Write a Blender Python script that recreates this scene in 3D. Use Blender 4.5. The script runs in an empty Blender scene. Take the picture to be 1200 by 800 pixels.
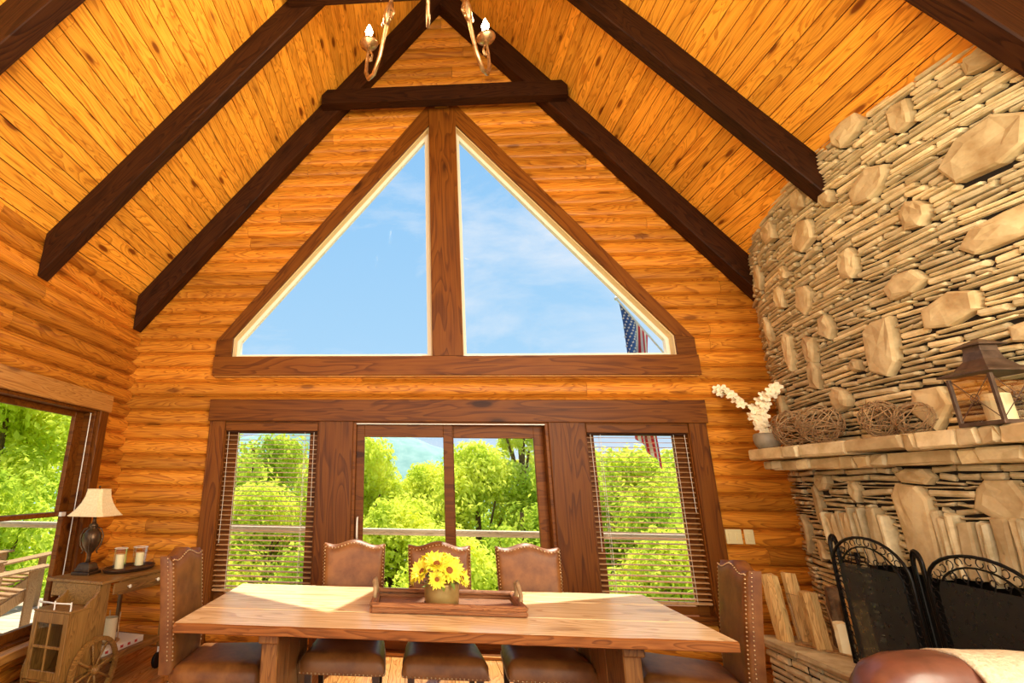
import bpy, math, random
from mathutils import Matrix, Vector, noise
random.seed(7)
C = bpy.context.scene.collection
SC = bpy.context.scene
R = random.random
U = random.uniform
PI = math.pi

# ------------------------------------------------------------ camera
FPX, CX, CY = 579.37, 446.58, 401.29
YAW, PITCH, ROLL = -0.07285, 0.27805, 0.01347
CAMLOC = Vector((-0.3284, -5.0, 1.4702))
_cy, _sy, _cp, _sp, _cr, _sr = math.cos(YAW), math.sin(YAW), math.cos(PITCH), math.sin(PITCH), math.cos(ROLL), math.sin(ROLL)
FWD = Vector((_sy*_cp, _cy*_cp, _sp))
_right = Vector((_cy, -_sy, 0))
_up = _right.cross(FWD)
RT = _cr*_right + _sr*_up
UP = -_sr*_right + _cr*_up
cam = bpy.data.cameras.new('camera')
cam.sensor_fit = 'HORIZONTAL'
cam.sensor_width = 36
cam.lens = 36*FPX/1200
cam.shift_x = (600-CX)/1200
cam.shift_y = (CY-400)/1200
cam.clip_start = 0.05
cam.clip_end = 1000
co = bpy.data.objects.new('camera', cam)
C.objects.link(co)
m = Matrix((RT, UP, -FWD)).transposed().to_4x4()
m.translation = CAMLOC
co.matrix_world = m
SC.camera = co

def pix(p):
    d = Vector(p)-CAMLOC
    w = d.dot(FWD)
    if w < .05: return None
    return (CX+FPX*d.dot(RT)/w, CY-FPX*d.dot(UP)/w, w)

# ------------------------------------------------------------ view, world, sun, area lights
SC.view_settings.view_transform = 'Standard'
SC.view_settings.look = 'None'
SC.view_settings.exposure = 0.0
SC.view_settings.gamma = 1.0
SC.view_settings.use_curve_mapping = False

def nn(nt, t, **kw):
    n = nt.nodes.new(t)
    for k, v in kw.items():
        if k.startswith('i_'):
            n.inputs[k[2:].replace('_', ' ')].default_value = v
        else:
            setattr(n, k, v)
    return n

def ramp(nt, stops, fac=None, interp='LINEAR'):
    n = nt.nodes.new('ShaderNodeValToRGB')
    n.color_ramp.interpolation = interp
    e = n.color_ramp.elements
    while len(e) > 1: e.remove(e[-1])
    e[0].position = stops[0][0]; e[0].color = (*stops[0][1], 1)
    for p, c in stops[1:]:
        x = e.new(p); x.color = (*c, 1)
    if fac is not None: nt.links.new(fac, n.inputs[0])
    return n

W = bpy.data.worlds.new('world')
SC.world = W
W.use_nodes = True
nt = W.node_tree
nt.nodes.clear()
tc = nn(nt, 'ShaderNodeTexCoord')
sep = nn(nt, 'ShaderNodeSeparateXYZ')
nt.links.new(tc.outputs['Generated'], sep.inputs[0])
sky = ramp(nt, [(0.0, (.75, .85, .95)), (.08, (.60, .78, .95)), (.25, (.42, .70, .97)), (.6, (.30, .60, .95)), (1, (.24, .52, .9))], sep.outputs['Z'])
mp = nn(nt, 'ShaderNodeMapping')
mp.inputs['Scale'].default_value = (1.6, 1.6, 3.6)
mp.inputs['Location'].default_value = (.35, .1, .2)
nt.links.new(tc.outputs['Generated'], mp.inputs[0])
cn = nn(nt, 'ShaderNodeTexNoise', i_Scale=1.7, i_Detail=7.0, i_Roughness=.62, i_Distortion=.4)
nt.links.new(mp.outputs[0], cn.inputs['Vector'])
cr = ramp(nt, [(.47, (0, 0, 0)), (.72, (.75, .75, .75))], cn.outputs['Fac'])
mx = nn(nt, 'ShaderNodeMixRGB')
nt.links.new(cr.outputs[0], mx.inputs[0])
nt.links.new(sky.outputs[0], mx.inputs[1])
mx.inputs[2].default_value = (.92, .95, 1, 1)
bg = nn(nt, 'ShaderNodeBackground')
bg.inputs['Strength'].default_value = 1.0
nt.links.new(mx.outputs[0], bg.inputs['Color'])
wo = nn(nt, 'ShaderNodeOutputWorld')
nt.links.new(bg.outputs[0], wo.inputs[0])

def light(name, kind, loc, energy, color=(1, 1, 1), target=None, size=None, size_y=None, angle=None):
    l = bpy.data.lights.new(name, kind)
    l.energy = energy
    l.color = color
    if kind == 'AREA':
        l.shape = 'RECTANGLE'; l.size = size; l.size_y = size_y or size
    if kind == 'SUN': l.angle = angle or .01
    if kind == 'POINT': l.shadow_soft_size = size or .03
    o = bpy.data.objects.new(name, l)
    C.objects.link(o)
    o.location = loc
    if target is not None:
        o.rotation_euler = (Vector(target)-Vector(loc)).to_track_quat('-Z', 'Y').to_euler()
    return o
SUN = light('sun', 'SUN', (0, 10, 20), 8.0, (1, .95, .80), target=(-1.6, 10-5.2, 20-12), angle=.01)
# added fill lamps out of view: behind, to the side, aimed up
light('rear_fill', 'AREA', (-2.0, -7.6, 3.0), 190, (1, .88, .68), target=(3.0, -1.6, 2.2), size=3.5, size_y=4.5)
light('side_fill', 'AREA', (2.6, -6.4, 3.0), 390, (1, .88, .66), target=(-3.4, -2.0, 2.4), size=2.2, size_y=2.4)
light('up_fill', 'AREA', (-0.4, -5.7, 2.1), 195, (1, .84, .58), target=(-0.2, -3.6, 7.0), size=4.5, size_y=2.5)

# ------------------------------------------------------------ mesh helpers
def wm(o):
    M = Matrix.Identity(4)
    while o is not None:
        M = o.matrix_basis @ M
        o = o.parent
    return M

def add(name, V, F, mat, parent=None, M=None, smooth=False, world=False, center=None, mats=None, mi=None):
    """link one mesh object. world=True: V (and M) are world coordinates."""
    V = [Vector(v) for v in V]
    if M is None: M = Matrix.Identity(4)
    if center is None: center = world
    if center and len(V):
        lo = Vector((min(v[i] for v in V) for i in range(3))); hi = Vector((max(v[i] for v in V) for i in range(3)))
        c = (lo+hi)/2
        V = [v-c for v in V]
        M = M @ Matrix.Translation(c)
    me = bpy.data.meshes.new(name)
    me.from_pydata(V, [], F)
    if smooth: me.polygons.foreach_set('use_smooth', [True]*len(me.polygons))
    if mats:
        for x in mats: me.materials.append(x)
        me.polygons.foreach_set('material_index', mi)
    elif mat: me.materials.append(mat)
    o = bpy.data.objects.new(name, me)
    C.objects.link(o)
    o.parent = parent
    o.matrix_basis = (wm(parent).inverted() @ M) if (world and parent) else M
    return o

def tag(o, label=None, cat=None, group=None, kind=None):
    if label: o['label'] = label
    if cat: o['category'] = cat
    if group: o['group'] = group
    if kind: o['kind'] = kind
    return o

def empty(name, loc=(0, 0, 0), rz=0, label=None, cat=None, group=None, kind=None):
    o = bpy.data.objects.new(name, None)
    o.empty_display_size = .1
    C.objects.link(o)
    o.location = loc
    o.rotation_euler = (0, 0, rz)
    o.matrix_basis = Matrix.Translation(Vector(loc)) @ Matrix.Rotation(rz, 4, 'Z')
    return tag(o, label, cat, group, kind)

def copy_tree(o, parent=None):
    c = o.copy(); C.objects.link(c); c.parent = parent
    for ch in list(o.children): copy_tree(ch, c)
    return c

class MB:
    def __init__(s): s.V = []; s.F = []; s.I = []; s.cur = 0
    def put(s, V, F, M=None):
        n = len(s.V)
        s.V += [(M @ Vector(v)) if M else Vector(v) for v in V]
        s.F += [tuple(i+n for i in f) for f in F]
        s.I += [s.cur]*len(F)
        return s
    def box(s, lo, hi, bev=0, M=None): return s.put(*boxg(lo, hi, bev), M)
    def obj(s, name, mat, parent=None, **k): return add(name, s.V, s.F, mat, parent, **k)

def boxg(lo, hi, b=0):
    x0, y0, z0 = lo; x1, y1, z1 = hi
    if b <= 0:
        V = [(x, y, z) for z in (z0, z1) for y in (y0, y1) for x in (x0, x1)]
        return V, [(0, 2, 3, 1), (4, 5, 7, 6), (0, 1, 5, 4), (2, 6, 7, 3), (0, 4, 6, 2), (1, 3, 7, 5)]
    b = min(b, (x1-x0)*.45, (y1-y0)*.45, (z1-z0)*.45)
    V = []; idx = {}
    for sx in (0, 1):
        for sy in (0, 1):
            for sz in (0, 1):
                for a in range(3):
                    p = [x0+b if not sx else x1-b, y0+b if not sy else y1-b, z0+b if not sz else z1-b]
                    p[a] = ((x0, x1)[sx], (y0, y1)[sy], (z0, z1)[sz])[a]
                    idx[(sx, sy, sz, a)] = len(V); V.append(tuple(p))
    F = []
    def q(*k): F.append(tuple(idx[i] for i in k))
    for s_ in (0, 1):
        r = (0, 1, 3, 2) if s_ else (0, 2, 3, 1)
        c = [(0, 0), (0, 1), (1, 0), (1, 1)]
        q(*[(s_, c[i][0], c[i][1], 0) for i in (r if True else 0)][::-1])
        q(*[(c[i][0], s_, c[i][1], 1) for i in r])
        q(*[(c[i][0], c[i][1], s_, 2) for i in r][::-1])
    for s1 in (0, 1):
        for s2 in (0, 1):
            k = (s1 == s2)
            e = [(s1, s2, 0, 0), (s1, s2, 1, 0), (s1, s2, 1, 1), (s1, s2, 0, 1)]
            q(*(e if not k else e[::-1]))
            e = [(s1, 0, s2, 0), (s1, 1, s2, 0), (s1, 1, s2, 2), (s1, 0, s2, 2)]
            q(*(e if k else e[::-1]))
            e = [(0, s1, s2, 1), (1, s1, s2, 1), (1, s1, s2, 2), (0, s1, s2, 2)]
            q(*(e if not k else e[::-1]))
    for sx in (0, 1):
        for sy in (0, 1):
            for sz in (0, 1):
                e = [(sx, sy, sz, 0), (sx, sy, sz, 1), (sx, sy, sz, 2)]
                q(*(e if (sx+sy+sz) % 2 else e[::-1]))
    return V, F

def box(name, lo, hi, mat, parent=None, b=.004, **k):
    V, F = boxg(lo, hi, b)
    return add(name, V, F, mat, parent, **k)

def extrude(prof, x0, x1, tilt=0):
    """profile in (y,z) ccw, extruded along local x, capped"""
    n = len(prof)
    V = [(x0, y, z) for y, z in prof]+[(x1, y, z) for y, z in prof]
    F = [(i, (i+1) % n, n+(i+1) % n, n+i) for i in range(n)]
    F += [tuple(range(n))[::-1], tuple(range(n, 2*n))]
    return V, F

def beamM(p0, p1, up=(0, 0, 1)):
    p0 = Vector(p0); p1 = Vector(p1)
    x = (p1-p0).normalized(); u = Vector(up)
    y = u.cross(x).normalized(); z = x.cross(y)
    M = Matrix((x, y, z)).transposed().to_4x4()
    M.translation = (p0+p1)/2
    return M, (p1-p0).length

def beam(name, p0, p1, w, h, mat, parent=None, up=(0, 0, 1), b=.005, wob=0, world=True):
    M, L = beamM(p0, p1, up)
    b = min(b, w*.3, h*.3)
    pr = [(-w/2+b, -h/2), (w/2-b, -h/2), (w/2, -h/2+b), (w/2, h/2-b), (w/2-b, h/2), (-w/2+b, h/2), (-w/2, h/2-b), (-w/2, -h/2+b)]
    if not wob:
        V, F = extrude(pr, -L/2, L/2)
    else:
        k = max(3, int(L/.25)); V = []; F = []; n = 8
        for i in range(k+1):
            x = -L/2+L*i/k
            for y, z in pr: V.append((x, y+U(-wob, wob), z+U(-wob, wob)))
        for i in range(k):
            for j in range(n): F.append((i*n+j, i*n+(j+1) % n, (i+1)*n+(j+1) % n, (i+1)*n+j))
        F += [tuple(range(n))[::-1], tuple(range(k*n, k*n+n))]
    return add(name, V, F, mat, parent, M=M, world=world, center=False)

def lathe(prof, seg=20, M=None):
    V = []; F = []; n = len(prof)
    for i in range(seg):
        a = 2*PI*i/seg
        for r, z in prof: V.append((r*math.cos(a), r*math.sin(a), z))
    for i in range(seg):
        k = (i+1) % seg
        for j in range(n-1): F.append((i*n+j, k*n+j, k*n+j+1, i*n+j+1))
    F.append(tuple(i*n for i in range(seg))[::-1]); F.append(tuple(i*n+n-1 for i in range(seg)))
    if M: V = [M @ Vector(v) for v in V]
    return V, F

def tube(pts, r, seg=6, closed=False):
    pts = [Vector(p) for p in pts]; n = len(pts); V = []; F = []
    rr = r if isinstance(r, (list, tuple)) else [r]*n
    up = None
    for i in range(n):
        if closed: t = pts[(i+1) % n]-pts[i-1]
        else: t = pts[min(i+1, n-1)]-pts[max(i-1, 0)]
        if t.length < 1e-9: t = Vector((0, 0, 1))
        t.normalize()
        if up is None:
            up = Vector((0, 0, 1)) if abs(t.z) < .9 else Vector((1, 0, 0))
        up = (up - t*up.dot(t))
        if up.length < 1e-6: up = t.orthogonal()
        up.normalize(); s = t.cross(up)
        for j in range(seg):
            a = 2*PI*j/seg
            V.append(pts[i]+(up*math.cos(a)+s*math.sin(a))*rr[i])
    for i in range(n if closed else n-1):
        k = (i+1) % n
        for j in range(seg): F.append((i*seg+j, i*seg+(j+1) % seg, k*seg+(j+1) % seg, k*seg+j))
    if not closed: F += [tuple(range(seg))[::-1], tuple(range((n-1)*seg, n*seg))]
    return V, F

def sph(c, r, u=8, v=6, sz=1):
    V = []; F = []
    for i in range(1, v):
        for j in range(u):
            a = PI*i/v; b_ = 2*PI*j/u
            V.append((c[0]+r*math.sin(a)*math.cos(b_), c[1]+r*math.sin(a)*math.sin(b_), c[2]+r*sz*math.cos(a)))
    t = len(V); V.append((c[0], c[1], c[2]+r*sz)); V.append((c[0], c[1], c[2]-r*sz))
    for i in range(v-2):
        for j in range(u): F.append((i*u+j, (i+1)*u+j, (i+1)*u+(j+1) % u, i*u+(j+1) % u))
    for j in range(u):
        F.append((t, j, (j+1) % u)); F.append((t+1, (v-2)*u+(j+1) % u, (v-2)*u+j))
    return V, F

# ------------------------------------------------------------ materials
def newmat(name):
    m = bpy.data.materials.new(name); m.use_nodes = True
    nt = m.node_tree; nt.nodes.clear()
    out = nn(nt, 'ShaderNodeOutputMaterial')
    b = nn(nt, 'ShaderNodeBsdfPrincipled')
    nt.links.new(b.outputs[0], out.inputs[0])
    return m, nt, b, out

def wood(name, light_, mid, dark, axis='X', s=1.0, rough=.38, knots=.5, bump=.12, grain=1.0, var=.22, spec=.35):
    m, nt, b, out = newmat(name)
    L = nt.links.new
    tc = nn(nt, 'ShaderNodeTexCoord'); oi = nn(nt, 'ShaderNodeObjectInfo')
    off = nn(nt, 'ShaderNodeVectorMath', operation='SCALE'); off.inputs[0].default_value = (31.7, 17.3, 23.1)
    L(oi.outputs['Random'], off.inputs['Scale'])
    ad = nn(nt, 'ShaderNodeVectorMath', operation='ADD'); L(tc.outputs['Object'], ad.inputs[0]); L(off.outputs[0], ad.inputs[1])
    sc = {'X': (1.1, 9, 9), 'Y': (9, 1.1, 9), 'Z': (9, 9, 1.1)}[axis]
    mp = nn(nt, 'ShaderNodeMapping'); mp.inputs['Scale'].default_value = tuple(v*s for v in sc); L(ad.outputs[0], mp.inputs[0])
    n1 = nn(nt, 'ShaderNodeTexNoise', i_Scale=1.1, i_Detail=2.0, i_Roughness=.5, i_Distortion=.7); L(mp.outputs[0], n1.inputs['Vector'])
    # cathedral rings: bands of the smooth noise
    mu = nn(nt, 'ShaderNodeMath', operation='MULTIPLY'); mu.inputs[1].default_value = 14*grain; L(n1.outputs['Fac'], mu.inputs[0])
    fr = nn(nt, 'ShaderNodeMath', operation='FRACT'); L(mu.outputs[0], fr.inputs[0])
    mpf = nn(nt, 'ShaderNodeMapping'); mpf.inputs['Scale'].default_value = tuple((v*s*5 if v > 2 else v*s*1.3) for v in sc); L(ad.outputs[0], mpf.inputs[0])
    n2 = nn(nt, 'ShaderNodeTexNoise', i_Scale=2.5, i_Detail=3.0, i_Roughness=.6); L(mpf.outputs[0], n2.inputs['Vector'])
    r1 = ramp(nt, [(0, light_), (.06, dark), (.16, dark), (.34, mid), (.8, light_), (1, light_)], fr.outputs[0])
    r2 = ramp(nt, [(.3, dark), (.5, mid), (.7, light_)], n2.outputs['Fac'])
    mx = nn(nt, 'ShaderNodeMixRGB'); mx.inputs[0].default_value = .42; L(r1.outputs[0], mx.inputs[1]); L(r2.outputs[0], mx.inputs[2])
    base = nn(nt, 'ShaderNodeMixRGB'); base.inputs[0].default_value = .16; L(mx.outputs[0], base.inputs[1]); base.inputs[2].default_value = (*light_, 1)
    last = base.outputs[0]
    if knots > 0:
        kp = nn(nt, 'ShaderNodeMapping')
        ks = {'X': (1.6, 5, 5), 'Y': (5, 1.6, 5), 'Z': (5, 5, 1.6)}[axis]
        kp.inputs['Scale'].default_value = tuple(v*s for v in ks); L(ad.outputs[0], kp.inputs[0])
        vo = nn(nt, 'ShaderNodeTexVoronoi'); vo.inputs['Scale'].default_value = 1.25; L(kp.outputs[0], vo.inputs['Vector'])
        rk = ramp(nt, [(0, (1, 1, 1)), (.10, (.9, .9, .9)), (.14, (.3, .3, .3)), (.22, (0, 0, 0))], vo.outputs['Distance'])
        km = nn(nt, 'ShaderNodeMath', operation='MULTIPLY'); km.inputs[1].default_value = knots; L(rk.outputs[0], km.inputs[0])
        kx = nn(nt, 'ShaderNodeMixRGB'); L(km.outputs[0], kx.inputs[0]); L(last, kx.inputs[1]); kx.inputs[2].default_value = (dark[0]*.45, dark[1]*.35, dark[2]*.3, 1)
        last = kx.outputs[0]
    hv = nn(nt, 'ShaderNodeHueSaturation'); L(last, hv.inputs['Color'])
    mr = nn(nt, 'ShaderNodeMapRange'); mr.inputs['To Min'].default_value = 1-var; mr.inputs['To Max'].default_value = 1+var*.6; L(oi.outputs['Random'], mr.inputs[0])
    L(mr.outputs[0], hv.inputs['Value'])
    L(hv.outputs[0], b.inputs['Base Color'])
    b.inputs['Roughness'].default_value = rough
    b.inputs['Specular IOR Level'].default_value = spec
    bp = nn(nt, 'ShaderNodeBump', i_Strength=bump, i_Distance=.01); L(n2.outputs['Fac'], bp.inputs['Height']); L(bp.outputs[0], b.inputs['Normal'])
    return m

def plain(name, col, rough=.5, metal=0, noise_=0, scale=20, col2=None, bump=0, spec=.5, var=0, alpha=1, trans=0, emit=0):
    m, nt, b, out = newmat(name); L = nt.links.new
    tc = nn(nt, 'ShaderNodeTexCoord')
    b.inputs['Roughness'].default_value = rough; b.inputs['Metallic'].default_value = metal
    b.inputs['Specular IOR Level'].default_value = spec
    n = nn(nt, 'ShaderNodeTexNoise', i_Scale=float(scale), i_Detail=4.0, i_Roughness=.6)
    oi = nn(nt, 'ShaderNodeObjectInfo')
    off = nn(nt, 'ShaderNodeVectorMath', operation='SCALE'); off.inputs[0].default_value = (11.7, 7.3, 13.1)
    L(oi.outputs['Random'], off.inputs['Scale'])
    ad = nn(nt, 'ShaderNodeVectorMath', operation='ADD'); L(tc.outputs['Object'], ad.inputs[0]); L(off.outputs[0], ad.inputs[1])
    L(ad.outputs[0], n.inputs['Vector'])
    c2 = col2 or tuple(c*.7 for c in col)
    rp = ramp(nt, [(.5-.5*max(noise_, .001), c2), (.62, col)] if noise_ else [(0, col), (1, col)], n.outputs['Fac'])
    last = rp.outputs[0]
    if var:
        hv = nn(nt, 'ShaderNodeHueSaturation'); L(last, hv.inputs['Color'])
        mr = nn(nt, 'ShaderNodeMapRange'); mr.inputs['To Min'].default_value = 1-var; mr.inputs['To Max'].default_value = 1+var*.5; L(oi.outputs['Random'], mr.inputs[0])
        L(mr.outputs[0], hv.inputs['Value']); last = hv.outputs[0]
    L(last, b.inputs['Base Color'])
    if bump:
        bp = nn(nt, 'ShaderNodeBump', i_Strength=bump, i_Distance=.02); L(n.outputs['Fac'], bp.inputs['Height']); L(bp.outputs[0], b.inputs['Normal'])
    if trans: b.inputs['Transmission Weight'].default_value = trans
    if emit:
        L(last, b.inputs['Emission Color']); b.inputs['Emission Strength'].default_value = emit
    return m

LOG = wood('log_pine', (.72, .285, .028), (.52, .16, .011), (.20, .040, .002), 'X', s=.8, rough=.45, knots=.7, var=.3, spec=.25)
PLANK = wood('ceiling_pine', (.98, .46, .055), (.82, .32, .025), (.36, .08, .004), 'X', s=.9, rough=.36, knots=1.0, var=.22, grain=.8, spec=.3)
TRIM = wood('stained_trim', (.20, .062, .006), (.15, .040, .003), (.055, .011, .001), 'X', s=.6, rough=.45, grain=.55, knots=.9, var=.2, spec=.18)
TRIML = wood('honey_trim', (.62, .30, .075), (.50, .21, .04), (.25, .08, .012), 'X', s=.8, rough=.4, knots=.7, var=.15)
RAFT = wood('dark_beam', (.050, .015, .004), (.025, .007, .002), (.009, .002, .001), 'X', s=.7, rough=.55, knots=.5, var=.2, spec=.12)
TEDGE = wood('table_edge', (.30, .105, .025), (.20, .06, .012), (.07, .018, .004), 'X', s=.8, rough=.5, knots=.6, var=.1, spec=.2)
TABLE = wood('reclaimed_table', (.97, .76, .46), (.85, .60, .31), (.50, .27, .10), 'X', s=.5, rough=.25, knots=.5, var=.12, spec=.75)
TLEG = wood('table_leg_wood', (.30, .125, .03), (.20, .07, .016), (.08, .024, .005), 'Z', s=.8, rough=.45, knots=.5, var=.3)
FLOORW = wood('floor_wood', (.62, .30, .09), (.48, .2, .05), (.25, .085, .015), 'Y', s=.7, rough=.25, knots=.4, var=.25, spec=.6)
CARTW = wood('cart_wood', (.34, .17, .04), (.21, .095, .018), (.09, .034, .005), 'Y', s=1.1, rough=.42, knots=.3, var=.1)
CARTZ = wood('cart_wood_upright', (.34, .17, .04), (.21, .095, .018), (.09, .034, .005), 'Z', s=1.1, rough=.42, knots=.3, var=.1)
TRAYW = wood('tray_bark_wood', (.40, .17, .06), (.26, .09, .03), (.08, .022, .008), 'X', s=1.5, rough=.6, knots=.8, bump=.8)
BLIND = wood('blind_wood', (.66, .40, .19), (.55, .30, .13), (.35, .16, .05), 'X', s=1, rough=.4, knots=0)
DECKW = wood('deck_wood', (.72, .58, .42), (.62, .48, .33), (.42, .30, .18), 'X', s=1, rough=.6, knots=.3)
ADK = wood('outdoor_chair_wood', (.48, .27, .12), (.38, .20, .08), (.22, .10, .03), 'Z', s=1, rough=.6, knots=.2)
LOGEND = wood('firewood', (.85, .56, .22), (.66, .38, .12), (.3, .13, .03), 'Z', s=1.4, rough=.7, knots=.3, bump=.5)
BARK = plain('bark', (.22, .12, .05), .85, noise_=.5, scale=14, col2=(.07, .03, .012), bump=.9)
STONE = plain('ledge_stone', (.90, .76, .46), .8, noise_=.35, scale=9, col2=(.62, .47, .23), bump=.35, var=.35)
STONEB = plain('field_stone', (.72, .57, .31), .8, noise_=.4, scale=5, col2=(.42, .27, .11), bump=.7, var=.2)
MORTAR = plain('dark_joint', (.016, .009, .004), .95, noise_=.3, scale=20)
SOOT = plain('soot', (.012, .010, .008), .95, noise_=.3, scale=8)
LEATHER = plain('brown_leather', (.23, .085, .018), .45, noise_=.35, scale=9, col2=(.13, .040, .008), bump=.08, spec=.35)
LEATH2 = plain('sofa_leather', (.20, .07, .04), .33, noise_=.35, scale=7, col2=(.11, .035, .02), bump=.1, spec=.6)
THROW = plain('cream_throw', (.85, .74, .52), .9, noise_=.3, scale=60, col2=(.66, .54, .34), bump=.5)
NAIL = plain('nailhead', (.62, .45, .26), .3, metal=1)
DARKW = plain('dark_leg_wood', (.045, .018, .009), .35, noise_=.3, scale=12)
IRON = plain('black_iron', (.012, .011, .010), .45, metal=.6, noise_=.2, scale=30)
BRONZE = plain('bronze', (.12, .065, .03), .38, metal=.7, noise_=.4, scale=16, col2=(.05, .025, .012))
SILVERG = plain('champagne_metal', (.72, .50, .27), .3, metal=.9, noise_=.4, scale=18, col2=(.30, .17, .07))
SHADE = plain('lamp_shade_fabric', (.86, .70, .42), .8, noise_=.2, scale=80, col2=(.78, .6, .33))
CANDLE = plain('candle_wax', (.88, .76, .48), .5)
PLATE = plain('switch_plate', (.80, .66, .34), .35)
VINYL = plain('vinyl_frame', (.80, .74, .62), .4)
SASH = plain('tan_sash', (.70, .50, .24), .45)
KNOB = plain('porcelain', (.85, .78, .62), .2)
WHITEM = plain('white_metal', (.85, .8, .7), .3)
POT = plain('pot_metal', (.50, .33, .11), .35, metal=.4, noise_=.4, scale=8, col2=(.34, .20, .06))
CERAM = plain('grey_ceramic', (.34, .30, .22), .5, noise_=.3, scale=14)
PETAL = plain('yellow_petal', (.97, .90, .09), .6, noise_=.2, scale=30, col2=(.95, .80, .04))
SEED = plain('flower_centre', (.28, .09, .012), .9, noise_=.4, scale=60)
GREEN = plain('flower_green', (.16, .22, .03), .7)
ORCHID = plain('orchid_petal', (.95, .84, .58), .6)
TWIG = plain('twig', (.42, .27, .13), .8, noise_=.5, scale=25, col2=(.2, .11, .05))
RUST = plain('lantern_metal', (.16, .10, .065), .5, metal=.5, noise_=.4, scale=14, col2=(.07, .04, .025))
PAPER = plain('paper', (.86, .78, .64), .7)
REDP = plain('red_ink', (.6, .05, .03), .6)
FLAGP = plain('flag_pole', (.85, .85, .85), .3)
SCREEN = None

def glassmat(name, tint=(1, 1, 1), refl=.35):
    m, nt, b, out = newmat(name); nt.nodes.remove(b); L = nt.links.new
    t = nn(nt, 'ShaderNodeBsdfTransparent'); t.inputs[0].default_value = (*tint, 1)
    g = nn(nt, 'ShaderNodeBsdfGlossy'); g.inputs['Roughness'].default_value = .02
    f = nn(nt, 'ShaderNodeLayerWeight', i_Blend=.35)
    pw_ = nn(nt, 'ShaderNodeMath', operation='POWER'); pw_.inputs[1].default_value = 3.0; L(f.outputs['Facing'], pw_.inputs[0])
    mu = nn(nt, 'ShaderNodeMath', operation='MULTIPLY'); mu.inputs[1].default_value = refl; L(pw_.outputs[0], mu.inputs[0])
    mu = nn(nt, 'ShaderNodeMath', operation='MULTIPLY'); mu.inputs[1].default_value = refl; L(f.outputs[0], mu.inputs[0])
    x = nn(nt, 'ShaderNodeMixShader'); L(mu.outputs[0], x.inputs[0]); L(t.outputs[0], x.inputs[1]); L(g.outputs[0], x.inputs[2]); L(x.outputs[0], out.inputs[0])
    return m
GLASS = glassmat('window_glass', refl=.03)
JAR = glassmat('candle_glass', (.97, .96, .90), .45)

def leafmat(name, c1, c2, tr=.45):
    m, nt, b, out = newmat(name); nt.nodes.remove(b); L = nt.links.new
    tc = nn(nt, 'ShaderNodeTexCoord'); n = nn(nt, 'ShaderNodeTexNoise', i_Scale=2.2, i_Detail=4.0); L(tc.outputs['Object'], n.inputs['Vector'])
    r = ramp(nt, [(.35, c2), (.62, c1)], n.outputs['Fac'])
    d = nn(nt, 'ShaderNodeBsdfDiffuse'); t = nn(nt, 'ShaderNodeBsdfTranslucent'); L(r.outputs[0], d.inputs[0]); L(r.outputs[0], t.inputs[0])
    x = nn(nt, 'ShaderNodeMixShader'); x.inputs[0].default_value = tr; L(d.outputs[0], x.inputs[1]); L(t.outputs[0], x.inputs[2]); L(x.outputs[0], out.inputs[0])
    return m
LEAF1 = leafmat('leaf_bright', (.98, .97, .16), (.62, .72, .07), .5)
LEAF2 = leafmat('leaf_mid', (.85, .90, .12), (.40, .54, .05), .5)
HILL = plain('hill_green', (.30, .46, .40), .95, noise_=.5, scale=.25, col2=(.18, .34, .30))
GRASS = plain('grass', (.32, .45, .06), .95, noise_=.5, scale=1.5, col2=(.18, .28, .03))

def meshmat():
    m, nt, b, out = newmat('spark_mesh'); L = nt.links.new
    b.inputs['Base Color'].default_value = (.012, .012, .011, 1); b.inputs['Roughness'].default_value = .7
    tc = nn(nt, 'ShaderNodeTexCoord'); n = nn(nt, 'ShaderNodeTexNoise', i_Scale=30.0, i_Detail=3.0); L(tc.outputs['Object'], n.inputs['Vector'])
    r = ramp(nt, [(.3, (.82, .82, .82)), (.7, (.97, .97, .97))], n.outputs['Fac'])
    t = nn(nt, 'ShaderNodeBsdfTransparent'); x = nn(nt, 'ShaderNodeMixShader'); L(r.outputs[0], x.inputs[0]); L(t.outputs[0], x.inputs[1]); L(b.outputs[0], x.inputs[2]); L(x.outputs[0], out.inputs[0])
    return m
SCREEN = meshmat()

# ------------------------------------------------------------ room constants
XL = -3.34          # left log wall
SL = 1.27           # roof slope
CEIL = 7.65         # ceiling height on the ridge
RAF = 7.27          # underside of rafters on the ridge
ZJ = 2.339          # a log joint height
PITCHL = .1535
YB = -6.6           # how far the room runs towards the viewer

# ------------------------------------------------------------ floor
floor = tag(box('floor', (-3.6, YB, -.08), (3.6, .12, -.022), MORTAR, b=0), kind='structure')
x = -3.55
while x < 3.5:
    w = .13
    y = .1
    while y > YB:
        l = U(1.1, 2.4)
        y2 = max(y-l, YB)
        if y2 > -4.6 or x > -4:
            box('plank', (x+.0015, y2+.0015, -.022), (x+w-.0015, y-.0015, 0), FLOORW, floor, b=.002, world=True)
        y = y2
    x += w

# ------------------------------------------------------------ log walls
def logprof(h, bulge, back=.10):
    k = 7; pr = []
    for i in range(k+1):
        t = i/k; a = (t-.5)*2
        pr.append((-bulge*math.sqrt(max(0, 1-abs(a)**2.1)), t*h))
    # y towards room is negative
    return [(back, 0)]+pr+[(back, h)]

def log(name, x0, x1, z, h, parent, wall):
    if x1-x0 < .03: return
    pr = logprof(h, .046 if wall == 'b' else .058)
    pr = [(y, zz-h/2) for y, zz in pr]
    L = x1-x0
    V, F = extrude(pr[::-1], -L/2, L/2)
    if wall == 'b':
        M = Matrix.Translation(((x0+x1)/2, .046, z+h/2))
    else:   # along Y on the left wall: local x -> +Y, local -y -> +X
        M = Matrix(((0, -1, 0, XL-.058), (1, 0, 0, (x0+x1)/2), (0, 0, 1, z+h/2), (0, 0, 0, 1)))
    o = add(name, V, F, LOG, parent, M=M, world=True, center=False)
    return o

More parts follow.
